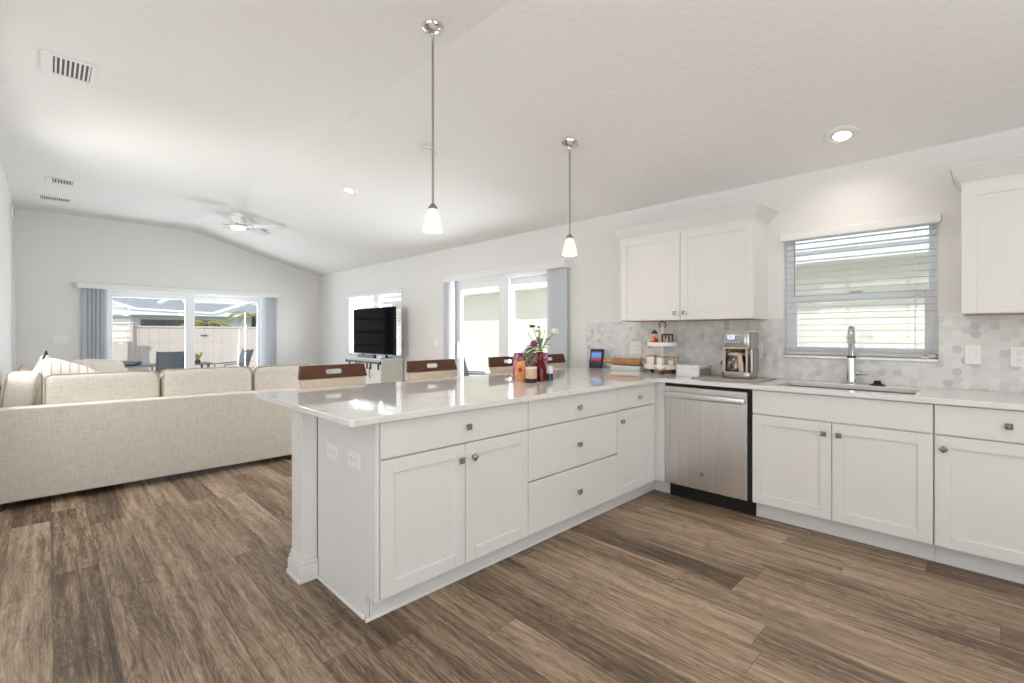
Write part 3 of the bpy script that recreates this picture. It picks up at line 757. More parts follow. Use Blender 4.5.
# thin pencil edge
def plate(name, label, cat, axis, p, a, z, wd=.072, ht=.118, style='rocker', group=None, flat=False):
    """axis 'X': plate on the wall X=p facing -X;  'E': on the cabinet end X=p facing -X; 'Y' : on wall Y=p facing -Y"""
    o = thing(name, label, cat, (p, a, z) if axis != 'Y' else (a, p, z), group)
    def b2(mb, u0, u1, d0, d1, q0, q1, bev=.0015):
        return mb.box(p - d1, p - d0, a + u0, a + u1, z + q0, z + q1, bev) if axis != 'Y' else mb.box(a + u0, a + u1, p - d1, p - d0, z + q0, z + q1, bev)
    b2(MB(), -wd / 2, wd / 2, 0, .006, -ht / 2, ht / 2, .002).build('face_plate', 'plate_white', o)
    n = 1 if flat else max(1, round(wd / .072))
    for k in range(n):
        c = (k - (n - 1) / 2) * .046
        if style == 'rocker':
            b2(MB(), c - .016, c + .016, .006, .0095, -.033, .033, .0012).build('rocker', 'plate_white', o)
        else:
            r = (b2(MB(), -.034, .034, .006, .0085, -.017, .017, .002) if flat else b2(MB(), c - .017, c + .017, .006, .0085, -.034, .034, .002)).build('receptacle', 'plate_white', o)
            for du in (-.019, .019):
                s = MB()
                if flat: b2(s, du - .006, du + .002, .0086, .009, -.0075, -.0055, 0); b2(s, du - .006, du + .002, .0086, .009, .0045, .0065, 0); b2(s, du + .007, du + .011, .0086, .009, -.002, .002, 0)
                else: b2(s, c - .0075, c - .0055, .0086, .009, du - .002, du + .006, 0); b2(s, c + .0045, c + .0065, .0086, .009, du - .002, du + .006, 0); b2(s, c - .002, c + .002, .0086, .009, du - .011, du - .007, 0)
                s.build('socket', 'slot_dark', r, smooth=False)
    return o
BX = -.0103
plate('light_switch', 'white rocker switch on the tile right of the sink window', 'switch', 'X', BX, -1.758, 1.133)
plate('wall_outlet', 'white power outlet on the tile at the right edge beyond the switch', 'outlet', 'X', BX, -1.950, 1.126, style='outlet')
plate('wall_outlet', 'white outlet on the tile behind the carved rolling pin', 'outlet', 'X', BX, .560, 1.125, wd=.118, style='outlet')
plate('wall_outlet', 'white outlet on the tile right of the coffee maker', 'outlet', 'X', BX, -.530, 1.125, style='outlet')
plate('wall_outlet', 'white outlet on the peninsula end panel, nearer the support post', 'outlet', 'E', -3.0452, .430, .684, wd=.118, ht=.076, style='outlet', flat=True)
plate('wall_outlet', 'white outlet on the peninsula end panel, nearer the cabinet doors', 'outlet', 'E', -3.0452, .200, .690, wd=.118, ht=.076, style='outlet', flat=True)
plate('light_switch', 'white triple switch plate on the far wall left of the wide slider', 'switch', 'Y', YF, -3.905, 1.165, wd=.165)
plate('light_switch', 'white switch plate on the wall left of the slider near the stools', 'switch', 'X', 0, 3.84, 1.14, wd=.118)
al = thing('alarm_sensor', 'small white alarm sensor high on the left wall near the far corner', 'sensor', (XL, 7.24, 2.865))
MB().box(XL, XL + .03, 7.19, 7.29, 2.80, 2.93, .008, 2).build('housing', 'plate_white', al); MB().box(XL + .0301, XL + .034, 7.205, 7.235, 2.81, 2.92, .001).build('lens', 'dark_grey', al)

# ------------------------------------------------------------------ support post under the overhang
po = thing('support_post', 'square white support post with molded base under the peninsula overhang', 'post', (-3.07, .685, 0))
PX0, PX1, PY0, PY1 = -3.125, -3.046, .62, .755
MB().box(PX0, PX1, PY0, PY1, .0, .8835, .002).build('shaft', 'cabinet_white', po)
m_ = MB()
for o_, z0, z1 in ((.022, 0, .022), (.016, .022, .085), (.011, .085, .105), (.006, .105, .128)): m_.box(PX0 - o_, PX1, PY0 - o_, PY1 + o_, z0, z1, .004, 2)
m_.build('base_molding', 'cabinet_white', po)
m_ = MB()
for o_, z0, z1 in ((.006, .842, .852), (.012, .852, .8835)): m_.box(PX0 - o_, PX1, PY0 - o_, PY1 + o_, z0, z1, .003, 2)
m_.build('cap_molding', 'cabinet_white', po)

# ------------------------------------------------------------------ upper cabinets
def crown(parent, y_near, y_far, xf, z0, ends):
    """angled crown: slopes outward by .075 while rising .07"""
    mb = MB(); h, o_ = .078, .070
    def ring(y, oy): return None
    ya, yb = y_near, y_far        # y_near < y_far
    ea = -o_ if ends[0] else 0; eb = o_ * .55 if ends[1] else 0
    b_ = [(xf, ya, z0), (-.0, ya, z0), (-.0, yb, z0), (xf, yb, z0)]
    t_ = [(xf - o_, ya + ea, z0 + h), (-.0, ya + ea, z0 + h), (-.0, yb + eb, z0 + h), (xf - o_, yb + eb, z0 + h)]
    mb.hexa([*b_, *t_])
    mb.box(xf - o_ - .006, -.0, ya + ea - (.006 if ends[0] else 0), yb + eb + (.006 if ends[1] else 0), z0 + h, z0 + h + .012, .002)
    mb.box(xf - .004, -.0, ya - (.004 if ends[0] else 0), yb + (.004 if ends[1] else 0), z0 - .012, z0 + .004, .001)
    return mb.build('crown_molding', 'cabinet_white', parent, smooth=False)
UZ0, UZ1 = 1.374, 2.118
ul = thing('wall_cabinet', 'white two-door wall cabinet with crown molding above the coffee maker', 'cabinet', (-.16, -.034, UZ0), 'white wall cabinets')
uy0, uy1, uym = -.601, .533, -.035
MB().box(-.303, -.0005, uy0, uy1, UZ0, UZ1).build('carcass', 'cabinet_white', ul, smooth=False)
part_label(MB().box(-.30, -.012, uy0 + .004, uy1 - .004, UZ0 - .003, UZ0 - .0002).build('underside', 'cabinet_inside', ul, smooth=False), 'bare wood underside')
d = shaker('U', ul, uym + G, uy1 - .001, UZ0 + .002, UZ1 - .016); knob('U', d, .003, 1.432)
d = shaker('U', ul, uy0 + .001, uym - G, UZ0 + .002, UZ1 - .016); knob('U', d, -.075, 1.432)
crown(ul, uy0, uy1, -.318, UZ1 - .003, (True, True))
ur = thing('wall_cabinet', 'white one-door wall cabinet with crown molding, right of the sink window', 'cabinet', (-.16, -1.97, UZ0), 'white wall cabinets')
vy1, vy0 = -1.715, -2.26
MB().box(-.303, -.0005, vy0, vy1, UZ0, UZ1).build('carcass', 'cabinet_white', ur, smooth=False)
part_label(MB().box(-.30, -.012, vy0 + .004, vy1 - .018, UZ0 - .003, UZ0 - .0002).build('underside', 'cabinet_inside', ur, smooth=False), 'bare wood underside')
d = shaker('U', ur, vy0 + .001, vy1 - .001, UZ0 + .002, UZ1 - .016)
crown(ur, vy0, vy1, -.318, UZ1 - .003, (True, True))

# ------------------------------------------------------------------ bar stools
def make_stool(label):
    r = thing('counter_stool', label, 'stool', (0, 0, 0), 'counter stools along the peninsula')
    # local frame: seat centre at x=0,y=0, back towards +y, front towards -y
    hw = .235
    # back: upholstered panel, tapering downwards, topped by the wooden rail with a slot
    MB().hexa([(-.20, .165, .64), (.20, .165, .64), (.20, .205, .64), (-.20, .205, .64), (-hw + .004, .215, .956), (hw - .004, .215, .956), (hw - .004, .25, .956), (-hw + .004, .25, .956)], .008, 2).build('backrest', 'stool_fabric', r, local=True)
    m = MB(); z0, z1 = .957, 1.045
    def yb(z): return .213 + (z - .957) * .24
    def seg(xa, xb, za, zb):
        w_ = lambda x, z: x * (1 - .06 * (z - z0) / (z1 - z0)) if abs(x) > .2 else x
        m.hexa([(w_(xa, za), yb(za), za), (w_(xb, za), yb(za), za), (w_(xb, za), yb(za) + .03, za), (w_(xa, za), yb(za) + .03, za),
                (w_(xa, zb), yb(zb), zb), (w_(xb, zb), yb(zb), zb), (w_(xb, zb), yb(zb) + .03, zb), (w_(xa, zb), yb(zb) + .03, zb)])
    seg(-hw - .004, -.062, z0, z1); seg(.062, hw + .004, z0, z1)
    # slot with rounded ends
    n = 8; zc, hh = 1.0, .017
    for sgn in (-1, 1):
        for k in range(n):
            a0 = PI / 2 - PI * k / n; a1 = PI / 2 - PI * (k + 1) / n
            xs = (.045 + hh * math.cos(a0)), (.045 + hh * math.cos(a1))
    seg(-.062, .062, z0, zc - hh); seg(-.062, .062, zc + hh, z1)
    for sgn in (-1, 1):
        prev = None
        for k in range(n):
            za = zc - hh + 2 * hh * k / n; zb = zc - hh + 2 * hh * (k + 1) / n; zm = (za + zb) / 2
            xe = .045 + math.sqrt(max(0, hh * hh - (zm - zc) ** 2))
            seg(*( (xe, .062) if sgn > 0 else (-.062, -xe) ), za, zb)
    bmesh.ops.remove_doubles(m.bm, verts=m.bm.verts, dist=1e-5)
    m.build('top_rail', 'wood_rail', r, smooth=False, local=True)
    MB().cushion((0, -.01, .635), .44, .42, .085, pw=5, n=10).build('seat', 'stool_fabric', r, local=True)
    MB().box(-.19, .19, -.19, .18, .565, .60, .004).build('seat_frame', 'wood_rail', r, local=True)
    for sx_ in (-1, 1):
        for sy_ in (-1, 1):
            x, y = sx_ * .175, sy_ * .165
            MB().hexa([(x + sx_ * .03 - .014, y + sy_ * .03 - .014, 0), (x + sx_ * .03 + .014, y + sy_ * .03 - .014, 0), (x + sx_ * .03 + .014, y + sy_ * .03 + .014, 0), (x + sx_ * .03 - .014, y + sy_ * .03 + .014, 0),
                       (x - .02, y - .02, .575), (x + .02, y - .02, .575), (x + .02, y + .02, .575), (x - .02, y + .02, .575)], .003).build('leg', 'wood_rail', r, local=True)
    for y in (-.185, .185): MB().box(-.185, .185, y - .01, y + .01, .19, .225, .003).build('footrest', 'wood_rail', r, local=True)
    return r
stool = make_stool('brown wood and beige counter stool at the free end of the peninsula, nearest the sofa')
spots = [(-2.628, 1.13, 0, None), (-1.805, 1.13, 0, 'brown wood and beige counter stool between the end stool and the red vase'),
         (-.945, 1.13, 0, 'brown wood and beige counter stool partly hidden by the pink gift bag'), (-.345, 1.13, 0, 'brown wood and beige counter stool behind the red vase, nearest the tiled wall')]
for i, (x, y, a, lab) in enumerate(spots):
    o = stool if i == 0 else copy_tree(stool)
    o.location = (x, y, 0); o.rotation_euler.z = a
    if lab: o['label'] = lab

# ------------------------------------------------------------------ sofa
so = thing('sectional_sofa', 'beige linen sectional sofa with loose back cushions standing before the far slider', 'sofa', (-3.1, 3.5, 0))
SXL, SXR, SYB = -4.37, -1.83, 3.05
# body: back rail, arm, seat decks
MB().hexa([(SXL, SYB + .02, .052), (SXR, SYB + .02, .045), (SXR, SYB + .22, .045), (SXL, SYB + .22, .052), (SXL, SYB, .728), (SXR, SYB, .702), (SXR, SYB + .14, .702), (SXL, SYB + .14, .728)], .018, 3).build('back_frame', 'sofa_linen', so)
MB().box(SXL, SXL + .06, SYB + .23, 5.75, .075, .72, .02, 3).build('side_back_frame', 'sofa_linen', so)
MB().box(SXR - .2, SXR, SYB + .22, SYB + .98, .075, .64, .03, 3).build('arm', 'sofa_linen', so)
MB().box(SXL + .15, SXR - .21, SYB + .22, SYB + .98, .075, .30, .015, 2).box(SXL + .15, SXL + .98, SYB + .985, 5.75, .075, .30, .015, 2).build('seat_deck', 'sofa_linen', so)
xs = (SXL + .16, -3.35, -2.63, SXR - .215)
for a, b_ in zip(xs, xs[1:]): MB().cushion(((a + b_) / 2, SYB + .61, .385), b_ - a - .005, .74, .17, pw=6).build('seat_cushion', 'sofa_linen', so)
for a, b_ in ((4.03, 4.88), (4.88, 5.74)): MB().cushion((SXL + .58, (a + b_) / 2, .385), .80, b_ - a - .005, .17, pw=6).build('seat_cushion', 'sofa_linen', so)
def back_cushion(cx, cy, wd, ht, th, z0, rotz=0.0, tilt=-.06):
    mt = Matrix.Rotation(rotz, 4, 'Z') @ Matrix.Rotation(tilt, 4, 'X')
    c = (cx, cy, z0 + ht / 2)
    o = MB().cushion(c, wd, th, ht, mt, pw=7, n=18).build('back_cushion', 'sofa_linen', so, smooth=1.2)
    # piping round the rear face
    k = MB()
    for yy in (-th * .40, th * .40):
        pts = []; hw_, hh_ = wd * .487, ht * .487; r = .05
        for qx, qz, a0 in ((hw_ - r, hh_ - r, 0), (-hw_ + r, hh_ - r, PI / 2), (-hw_ + r, -hh_ + r, PI), (hw_ - r, -hh_ + r, 3 * PI / 2)):
            for j in range(5):
                a = a0 + PI / 2 * j / 4; pts.append(Vector(c) + (mt @ Vector((qx + r * math.cos(a), yy, qz + r * math.sin(a)))))
        pts.append(pts[0]); k.tube(pts, .006, 6)
    k.build('piping', 'linen_piping', o)
    return o
ZC = .47
back_cushion(-3.706, SYB + .245, .722, .475, .20, ZC); back_cushion(-2.977, SYB + .245, .722, .475, .20, ZC); back_cushion(-2.325, SYB + .245, .57, .465, .20, ZC)
back_cushion(SXL + .170, 3.62, .66, .475, .20, ZC, PI / 2 - .02, .10); back_cushion(SXL + .19, 4.36, .74, .45, .20, ZC, PI / 2, .10); back_cushion(SXL + .19, 5.15, .78, .45, .20, ZC, PI / 2, .10)
for x in (SXL + .06, SXR - .06): MB().box(x - .035, x + .035, SYB + .03, SYB + .10, 0, .058, .004).build('leg', 'leg_dark', so)
for x, y in ((SXL + .06, 5.66), (SXL + .92, 5.66), (SXR - .06, SYB + .90)): MB().box(x - .035, x + .035, y - .035, y + .035, 0, .058, .004).build('leg', 'leg_dark', so)
# throw pillows
def pillow(label, c, s, th, m, rotz, tilt, roll=0.0, pipe=None):
    p = thing('throw_pillow', label, 'pillow', (c[0], c[1], c[2] - s / 2), 'throw pillows on the sofa')
    mt = Matrix.Rotation(rotz, 4, 'Z') @ Matrix.Rotation(tilt, 4, 'X') @ Matrix.Rotation(roll, 4, 'Y')
    o = MB().cushion(c, s, th, s, mt, pw=5, n=14, pinch=.1).build('cover', m, p, smooth=1.2)
    if pipe:
        h = s * .485; pts = [Vector(c) + mt @ Vector(q) for q in ((h, 0, h), (-h, 0, h), (-h, 0, -h), (h, 0, -h), (h, 0, h))]
        MB().tube(pts, .008, 6).build('piping', pipe, p)
pillow('white striped throw pillow leaning in the corner of the sofa', (-3.965, 3.95, .785), .46, .15, 'pillow_stripe', .28, .22, .40)
pillow('cream throw pillow with a dark welt edge behind the striped pillow', (-4.085, 4.42, .80), .44, .13, 'pillow_white', PI / 2 - .2, .15, .62, 'pillow_dark')
pillow('black throw pillow behind the striped pillow on the sofa', (-3.84, 4.95, .675), .34, .12, 'pillow_dark', .3, .35, .35)
pillow('cream throw pillow lying between the black pillow and the far off-white pillow', (-3.86, 5.25, .73), .44, .13, 'pillow_white', .4, -.1, -.25)
pillow('plain off-white throw pillow at the far end of the sofa by the left blinds', (-3.60, 5.52, .74), .44, .14, 'pillow_white', .15, -.15, .12)

# ------------------------------------------------------------------ television and console
tvc = thing('tv_console', 'white console cabinet with black rail and pulls under the television', 'console', (-.225, 5.24, 0))
cy0, cy1, cx0, cx1, ctop = 4.70, 5.78, -.42, -.03, .872
MB().box(cx0 + .02, cx1, cy0, cy1, .06, ctop - .025).build('carcass', 'console_side', tvc, smooth=False)
MB().box(cx0 - .005, cx1, cy0 - .01, cy1 + .01, ctop - .025, ctop, .003).build('top', 'console_white', tvc)
n = 3
for k in range(n):
    a = cy0 + (cy1 - cy0) * k / n + .003; b_ = cy0 + (cy1 - cy0) * (k + 1) / n - .003
    d = MB().box(cx0, cx0 + .019, a, b_, .08, ctop - .05, .002).build('door', 'console_white', tvc)
    MB().tube([(cx0 - .003, b_ - .05, .74), (cx0 - .028, b_ - .05, .73), (cx0 - .028, b_ - .05, .58), (cx0 - .003, b_ - .05, .57)], .006, 8).build('pull', 'black_metal', d)
    for q in (a + .06, b_ - .05): MB().box(cx0 - .016, cx0 - .001, q - .014, q + .014, .70, .81, .002).build('hanger', 'black_metal', d)
MB().box(cx0 - .030, cx0 - .018, cy0 - .02, cy1 + .02, .795, .822, .002).build('rail', 'black_metal', tvc)
for y in (cy0 - .02, cy1 + .02): MB().cyl((cx0 - .034, y, .808), .024, .02, 16, mtx=Matrix.Rotation(PI / 2, 4, 'Y')).build('rail_stop', 'black_metal', tvc)
MB().box(cx0 + .04, cx1 - .02, cy0 + .03, cy1 - .03, 0, .06).build('plinth', 'console_side', tvc, smooth=False)
tv = thing('television', 'large black flat screen television standing on the white console', 'television', (-.25, 5.19, ctop))
MB().box(-.29, -.255, 4.515, 5.865, .925, 1.675, .006, 2).box(-.255, -.21, 4.75, 5.62, 1.0, 1.45, .012, 2).build('housing', 'black_plastic', tv)
MB().box(-.2925, -.2902, 4.525, 5.855, .94, 1.667).build('screen', 'tv_black', tv, smooth=False)
for y in (4.80, 5.58): MB().box(-.36, -.16, y - .016, y + .016, ctop + .0005, ctop + .014, .003).box(-.28, -.245, y - .014, y + .014, ctop + .014, .93, .003).build('foot', 'black_plastic', tv)
sb = thing('soundbar', 'slim silver and black soundbar on the console in front of the television', 'speaker', (-.34, 5.2, ctop))
MB().box(-.405, -.365, 4.93, 5.50, ctop + .0005, ctop + .05, .006, 2).build('body', 'dark_grey', sb); MB().box(-.4075, -.4052, 4.96, 5.47, ctop + .008, ctop + .042).build('grille', 'black_plastic', sb, smooth=False)

# ------------------------------------------------------------------ pendants
def point_light(name, loc, power, r=.03, color=(1, .86, .70), parent=None):
    d = bpy.data.lights.new(name, 'POINT'); d.energy = power; d.shadow_soft_size = r; d.color = color
    o = bpy.data.objects.new(name, d); col.objects.link(o); o.location = loc; o.parent = parent; return o
def pendant(x, y, zc, zbot, label, tilt):
    r = thing('pendant_light', label, 'lamp', (x, y, zbot), 'pendant lights over the peninsula')
    L = .135
    mt = Matrix.Rotation(PI + tilt, 4, 'Y')
    MB().lathe([(0, 0), (.066, 0), (.066, .006), (.060, .016), (.040, .030), (.014, .038), (0, .038)], (x, y, zc), 28, mtx=mt).ball((x, y, zc - .046), .010).build('canopy', 'canopy_metal', r)
    MB().torus((x, y, zc - .062), .009, .0025, 14, 6, Matrix.Rotation(PI / 2, 4, 'X')).torus((x, y, zc - .078), .009, .0025, 14, 6, Matrix.Rotation(PI / 2, 4, 'Y')).build('link', 'nickel_rod', r)
    MB().cyl((x, y, zbot + L + .02), .0065, zc - .088 - zbot - L - .02, 12).build('rod', 'nickel_rod', r)
    MB().lathe([(0, .035), (.010, .033), (.026, .014), (.028, 0), (0, 0)], (x, y, zbot + L - .006), 20).build('socket_cap', 'nickel', r)
    s = MB().lathe([(.056, 0), (.058, .005), (.0575, .024), (.052, .055), (.044, .087), (.035, .113), (.026, .130), (.022, .133), (.022, .129), (.032, .111), (.040, .085), (.048, .055), (.0535, .024), (.053, .004), (.056, 0)], (x, y, zbot), 30).build('lamp_shade', 'shade_glass', r)
    MB().ball((x, y, zbot + .060), .022, (1, 1, 1.25)).build('bulb', 'lens_lit', r)
    point_light('pendant_glow', (0, 0, -.03), 3, .05, parent=r)
pendant(-2.425, .475, 3.07, 1.864, 'pendant light with frosted bell shade over the peninsula, nearer the free end', 0)
pendant(-1.117, .490, 2.46 + SL * 1.117, 1.880, 'pendant light with frosted bell shade over the peninsula, nearer the tiled wall', math.atan(SL))

# ------------------------------------------------------------------ recessed lights, detector, vents
TH = math.atan(SL)
def can_light(x, y, label, power=14, gimbal=0.0):
    z = ceil_z(x); tl = TH if x > -2.25 else 0.0
    r = thing('recessed_light', label, 'lamp', (x, y, z), 'recessed ceiling lights')
    mt = Matrix.Rotation(PI + tl, 4, 'Y')
    MB().lathe([(.064, .002), (.066, .010), (.090, .009), (.097, .004), (.098, 0), (.064, 0)], (x, y, z), 36, mtx=mt).build('trim_ring', 'plate_white', r)
    mt2 = Matrix.Rotation(PI + tl, 4, 'Y') @ Matrix.Rotation(gimbal, 4, 'X')
    MB().lathe([(.063, -.004), (.060, .006), (.050, .010), (.048, .006), (.0, .005)], (x, y, z), 32, mtx=mt).build('gimbal', 'plate_white', r)
    MB().lathe([(.048, .0062), (.044, .012), (.02, .0145), (0, .015)], (x, y, z), 28, mtx=mt).build('lens', 'lens_lit', r)
    d = bpy.data.lights.new('can_glow', 'SPOT'); d.energy = power; d.spot_size = 2.5; d.spot_blend = .9; d.shadow_soft_size = .05; d.color = (1, .88, .75)
    o = bpy.data.objects.new('can_glow', d); col.objects.link(o); o.location = (0, 0, -.03); o.parent = r
    return r
can_light(-.354, -1.154, 'round recessed ceiling light above the kitchen sink window', 8)
can_light(-1.60, 3.28, 'round recessed ceiling light over the living area near the ceiling fan', 24)
for x, y in ((-1.7, -1.2), (-3.0, -1.2), (-1.7, -2.9), (-3.2, -2.9)):  # unseen cans added to brighten the kitchen
    can_light(x, y, 'added fill light, a round recessed ceiling lamp unseen behind the viewpoint', 13)
sd = thing('smoke_detector', 'round white smoke detector on the sloped ceiling beside the first pendant', 'detector', (-1.605, 1.687, ceil_z(-1.605)))
mt = Matrix.Rotation(PI + TH, 4, 'Y'); zc = ceil_z(-1.605)
MB().lathe([(0, 0), (.072, 0), (.072, .012), (.066, .018), (.0, .018)], (-1.605, 1.687, zc), 30, mtx=mt).build('base', 'plate_white', sd)
MB().lathe([(.062, .0182), (.062, .023)], (-1.605, 1.687, zc), 30, mtx=mt).build('vent_ring', 'slot_dark', sd)
MB().lathe([(.064, .0235), (.060, .036), (.045, .042), (0, .044)], (-1.605, 1.687, zc), 30, mtx=mt).build('cover', 'plate_white', sd)
def vent(x0, x1, y0, y1, label, n, m0=.06):
    z = 3.07; r = thing('ceiling_vent', label, 'vent', ((x0 + x1) / 2, (y0 + y1) / 2, z), 'ceiling air vents')
    f = MB(); t = .028
    f.box(x0, x0 + t + m0 * .5, y0, y1, z - .012, z, .003).box(x1 - t, x1, y0, y1, z - .012, z, .003).box(x0 + t + m0 * .5, x1 - t, y0, y0 + t, z - .012, z, .003).box(x0 + t + m0 * .5, x1 - t, y1 - t, y1, z - .012, z, .003)
    f.build('frame', 'plate_white', r)
    MB().box(x0 + t, x1 - t, y0 + t, y1 - t, z - .003, z - .0005).build('duct', 'slot_dark', r, smooth=False)
    s = MB(); a0 = x0 + t + m0 * .5; w_ = (x1 - t - a0) / n
    for k in range(n):
        c = a0 + w_ * (k + .62)
        s.hexa([(c - w_ * .24, y0 + t, z - .0035), (c + w_ * .14, y0 + t, z - .0065), (c + w_ * .20, y0 + t, z - .0065), (c - w_ * .18, y0 + t, z - .0035),
                (c - w_ * .24, y1 - t, z - .0035), (c + w_ * .14, y1 - t, z - .0065), (c + w_ * .20, y1 - t, z - .0065), (c - w_ * .18, y1 - t, z - .0035)])
    s.build('louvers', 'plate_white', r, smooth=False)
vent(-4.075, -3.80, 2.40, 2.74, 'white ceiling air vent nearest the kitchen, with wide louvers', 8)
vent(-4.06, -3.80, 5.76, 6.04, 'middle white ceiling air vent in front of the far one', 7)
vent(-4.17, -3.80, 6.82, 7.08, 'farthest white ceiling air vent with many narrow louvers near the left corner', 14)

# ------------------------------------------------------------------ ceiling fan
HX, HY = -2.04, 5.95; HZ = ceil_z(HX)
fn = thing('ceiling_fan', 'white five-blade ceiling fan with a glass bowl light over the living area', 'fan', (HX, HY, HZ))
MB().lathe([(0, 0), (.075, 0), (.072, .025), (.05, .04), (0, .04)], (HX, HY, HZ), 28, mtx=Matrix.Rotation(PI + TH, 4, 'Y')).build('canopy', 'fan_white', fn)
MB().cyl((HX, HY, HZ - .075), .016, .045, 12).build('downrod', 'fan_white', fn)
MB().lathe([(0, 0), (.05, 0), (.095, -.012), (.11, -.03), (.11, -.075), (.085, -.09), (0, -.09)], (HX, HY, HZ - .06), 32).build('motor_housing', 'fan_white', fn)
for k in range(5):
    a = math.radians(36 + 72 * k); mt = Matrix.Translation((HX, HY, HZ - .160)) @ Matrix.Rotation(a, 4, 'Z') @ Matrix.Rotation(-.20, 4, 'X')
    bl = MB(); pts = [(.17, -.05), (.27, -.058), (.56, -.066), (.63, -.056), (.655, -.03), (.66, .0), (.655, .03), (.63, .056), (.56, .066), (.27, .058), (.17, .05)]
    bl.prism(pts, 'Z', -.004, .004).xf(mt); b_ = bl.build('blade', 'fan_white', fn)
    MB().box(.07, .21, -.022, .022, -.012, -.004, .003).xf(mt).build('blade_iron', 'nickel', b_)
MB().lathe([(0, 0), (.06, 0), (.07, -.01), (.07, -.022), (0, -.022)], (HX, HY, HZ - .151), 28).build('light_fitter', 'nickel', fn)
MB().lathe([(.110, 0), (.112, -.012), (.095, -.035), (.055, -.052), (0, -.058)], (HX, HY, HZ - .174), 30).build('glass_bowl', 'bowl_glass', fn)
for dx, ln in ((-.10, .20), (-.06, .16)): MB().tube([(HX + dx, HY - .06, HZ - .15), (HX + dx, HY - .06, HZ - .15 - ln)], .0025, 6).ball((HX + dx, HY - .06, HZ - .155 - ln), .012).build('pull_chain', 'plate_white', fn)

# ------------------------------------------------------------------ countertop: vase group
ZC_ = .9142
va = thing('flower_vase', 'red glass bottle vase standing on the peninsula among small jars', 'vase', (-1.475, .476, ZC_))
MB().lathe([(0, 0), (.040, 0), (.044, .006), (.045, .02), (.044, .085), (.038, .115), (.024, .140), (.0205, .165), (.0205, .205), (.025, .213), (.0225, .213), (.018, .205), (.018, .165), (.0215, .14), (.0355, .113), (.0415, .085), (.0415, .012), (0, .010)], (-1.475, .476, ZC_), 30).build('bottle', 'red_glass', va)
fb = thing('flower_bouquet', 'loose bunch of wild flowers and green leaves standing in the red vase', 'flowers', (-1.475, .476, ZC_ + .012))
vx, vy = -1.475, .476
R_ = Vector((.712, -.702, 0))    # a convenient horizontal spread direction
def bp(s, h, d=0.0): return Vector((vx, vy, 0)) + R_ * s + Vector((.70, .71, 0)) * d + Vector((0, 0, h))
heads = [(-.060, 1.315, .01, 'flower_brown', .020), (-.050, 1.188, -.02, 'flower_purple', .027), (.106, 1.276, .0, 'flower_white', .032), (-.018, 1.280, .02, 'flower_cream', .020), (-.005, 1.262, -.02, 'flower_cream', .014), (-.012, 1.31, .03, 'flower_brown', .010), (.068, 1.245, .02, 'flower_white', .010), (-.09, 1.26, .03, 'flower_brown', .006), (.03, 1.28, .0, 'flower_cream', .008), (.045, 1.22, .03, 'flower_purple', .007)]
for s, h, dd_, m_, r in heads:
    st_ = MB(); mid = bp(s * .3, .5 * (h + 1.09), dd_ * .5); st_.tube([bp(0, ZC_ + .02), bp(0, 1.12), mid, bp(s, h, dd_)], .0022, 6); so_ = st_.build('flower_stem', 'stem', fb)
    b_ = MB(); c = bp(s, h, dd_)
    if m_ in ('flower_white', 'flower_purple'):
        for k in range(16):
            a = 2.4 * k; e = math.asin(-.6 + 1.6 * (k + .5) / 16); dv = Vector((math.cos(a) * math.cos(e), math.sin(a) * math.cos(e), math.sin(e)))
            b_.ball(c + dv * r * .55, r * .48, (1, 1, .75), 8, 6)
    else:
        for k in range(7):
            a = k * 2 * PI / 7; b_.ball(c + Vector((math.cos(a), math.sin(a), .3 * math.sin(3 * a))) * r * .7, r * .45, (1, 1, .8), 8, 6)
        b_.ball(c, r * .5, u=8, v=6)
    b_.build('blossom', m_, so_)
def leaf(base, tip, wd, droop=.02):
    t = MB(); n = 7; side = (tip - base).cross(Vector((0.7, .71, .2))).normalized()
    def f(bm):
        rows = []
        for i in range(n + 1):
            u = i / n; p = base.lerp(tip, u) + Vector((0, 0, -droop * u * u * 2)); ww = wd * math.sin(PI * min(1, u * .92 + .06)) ** .8
            nrm = side.cross((tip - base).normalized()) * .003
            rows.append([bm.verts.new(p - side * ww), bm.verts.new(p + nrm), bm.verts.new(p + side * ww)])
        for a, b in zip(rows, rows[1:]):
            for k in range(2): bm.faces.new([a[k], a[k + 1], b[k + 1], b[k]])
    t._new(f)
    g = bmesh.ops.solidify(t.bm, geom=t.bm.faces[:], thickness=.0012)
    return t.build('leaf', 'leaf', fb, smooth=1.5)
leaves = [((-.005, 1.14), (-.155, 1.125), .008), ((-.02, 1.17), (-.135, 1.150), .009), ((-.03, 1.16), (-.115, 1.07), .010), ((-.02, 1.12), (-.085, 1.04), .011), ((0, 1.16), (-.115, 1.205), .007), ((-.03, 1.15), (-.15, 1.10), .008),
          ((-.04, 1.15), (-.12, 1.11), .010), ((-.02, 1.13), (-.07, 1.07), .010), ((0, 1.18), (-.075, 1.225), .006), ((-.005, 1.2), (-.05, 1.25), .007), ((0, 1.15), (.055, 1.19), .005), ((.0, 1.16), (-.03, 1.26), .009), ((.0, 1.18), (.012, 1.27), .008),
          ((-.01, 1.21), (-.03, 1.275), .008), ((-.01, 1.2), (.02, 1.255), .006), ((.02, 1.17), (.085, 1.215), .0035), ((.03, 1.19), (.075, 1.26), .003), ((.0, 1.13), (.03, 1.17), .008), ((-.01, 1.15), (.005, 1.22), .010), ((-.02, 1.17), (-.06, 1.20), .009), ((-.06, 1.16), (-.14, 1.16), .006)]
for bs_, tp, wd in leaves:
    dq = random.uniform(-.03, .03); leaf(bp(*bs_, dq * .4), bp(*tp, dq), wd)
gb = thing('gift_bag', 'magenta patterned paper gift bag standing behind the red vase', 'bag', (-1.425, .62, ZC_))
def rot_at(c, a): return Matrix.Translation(c) @ Matrix.Rotation(a, 4, 'Z')
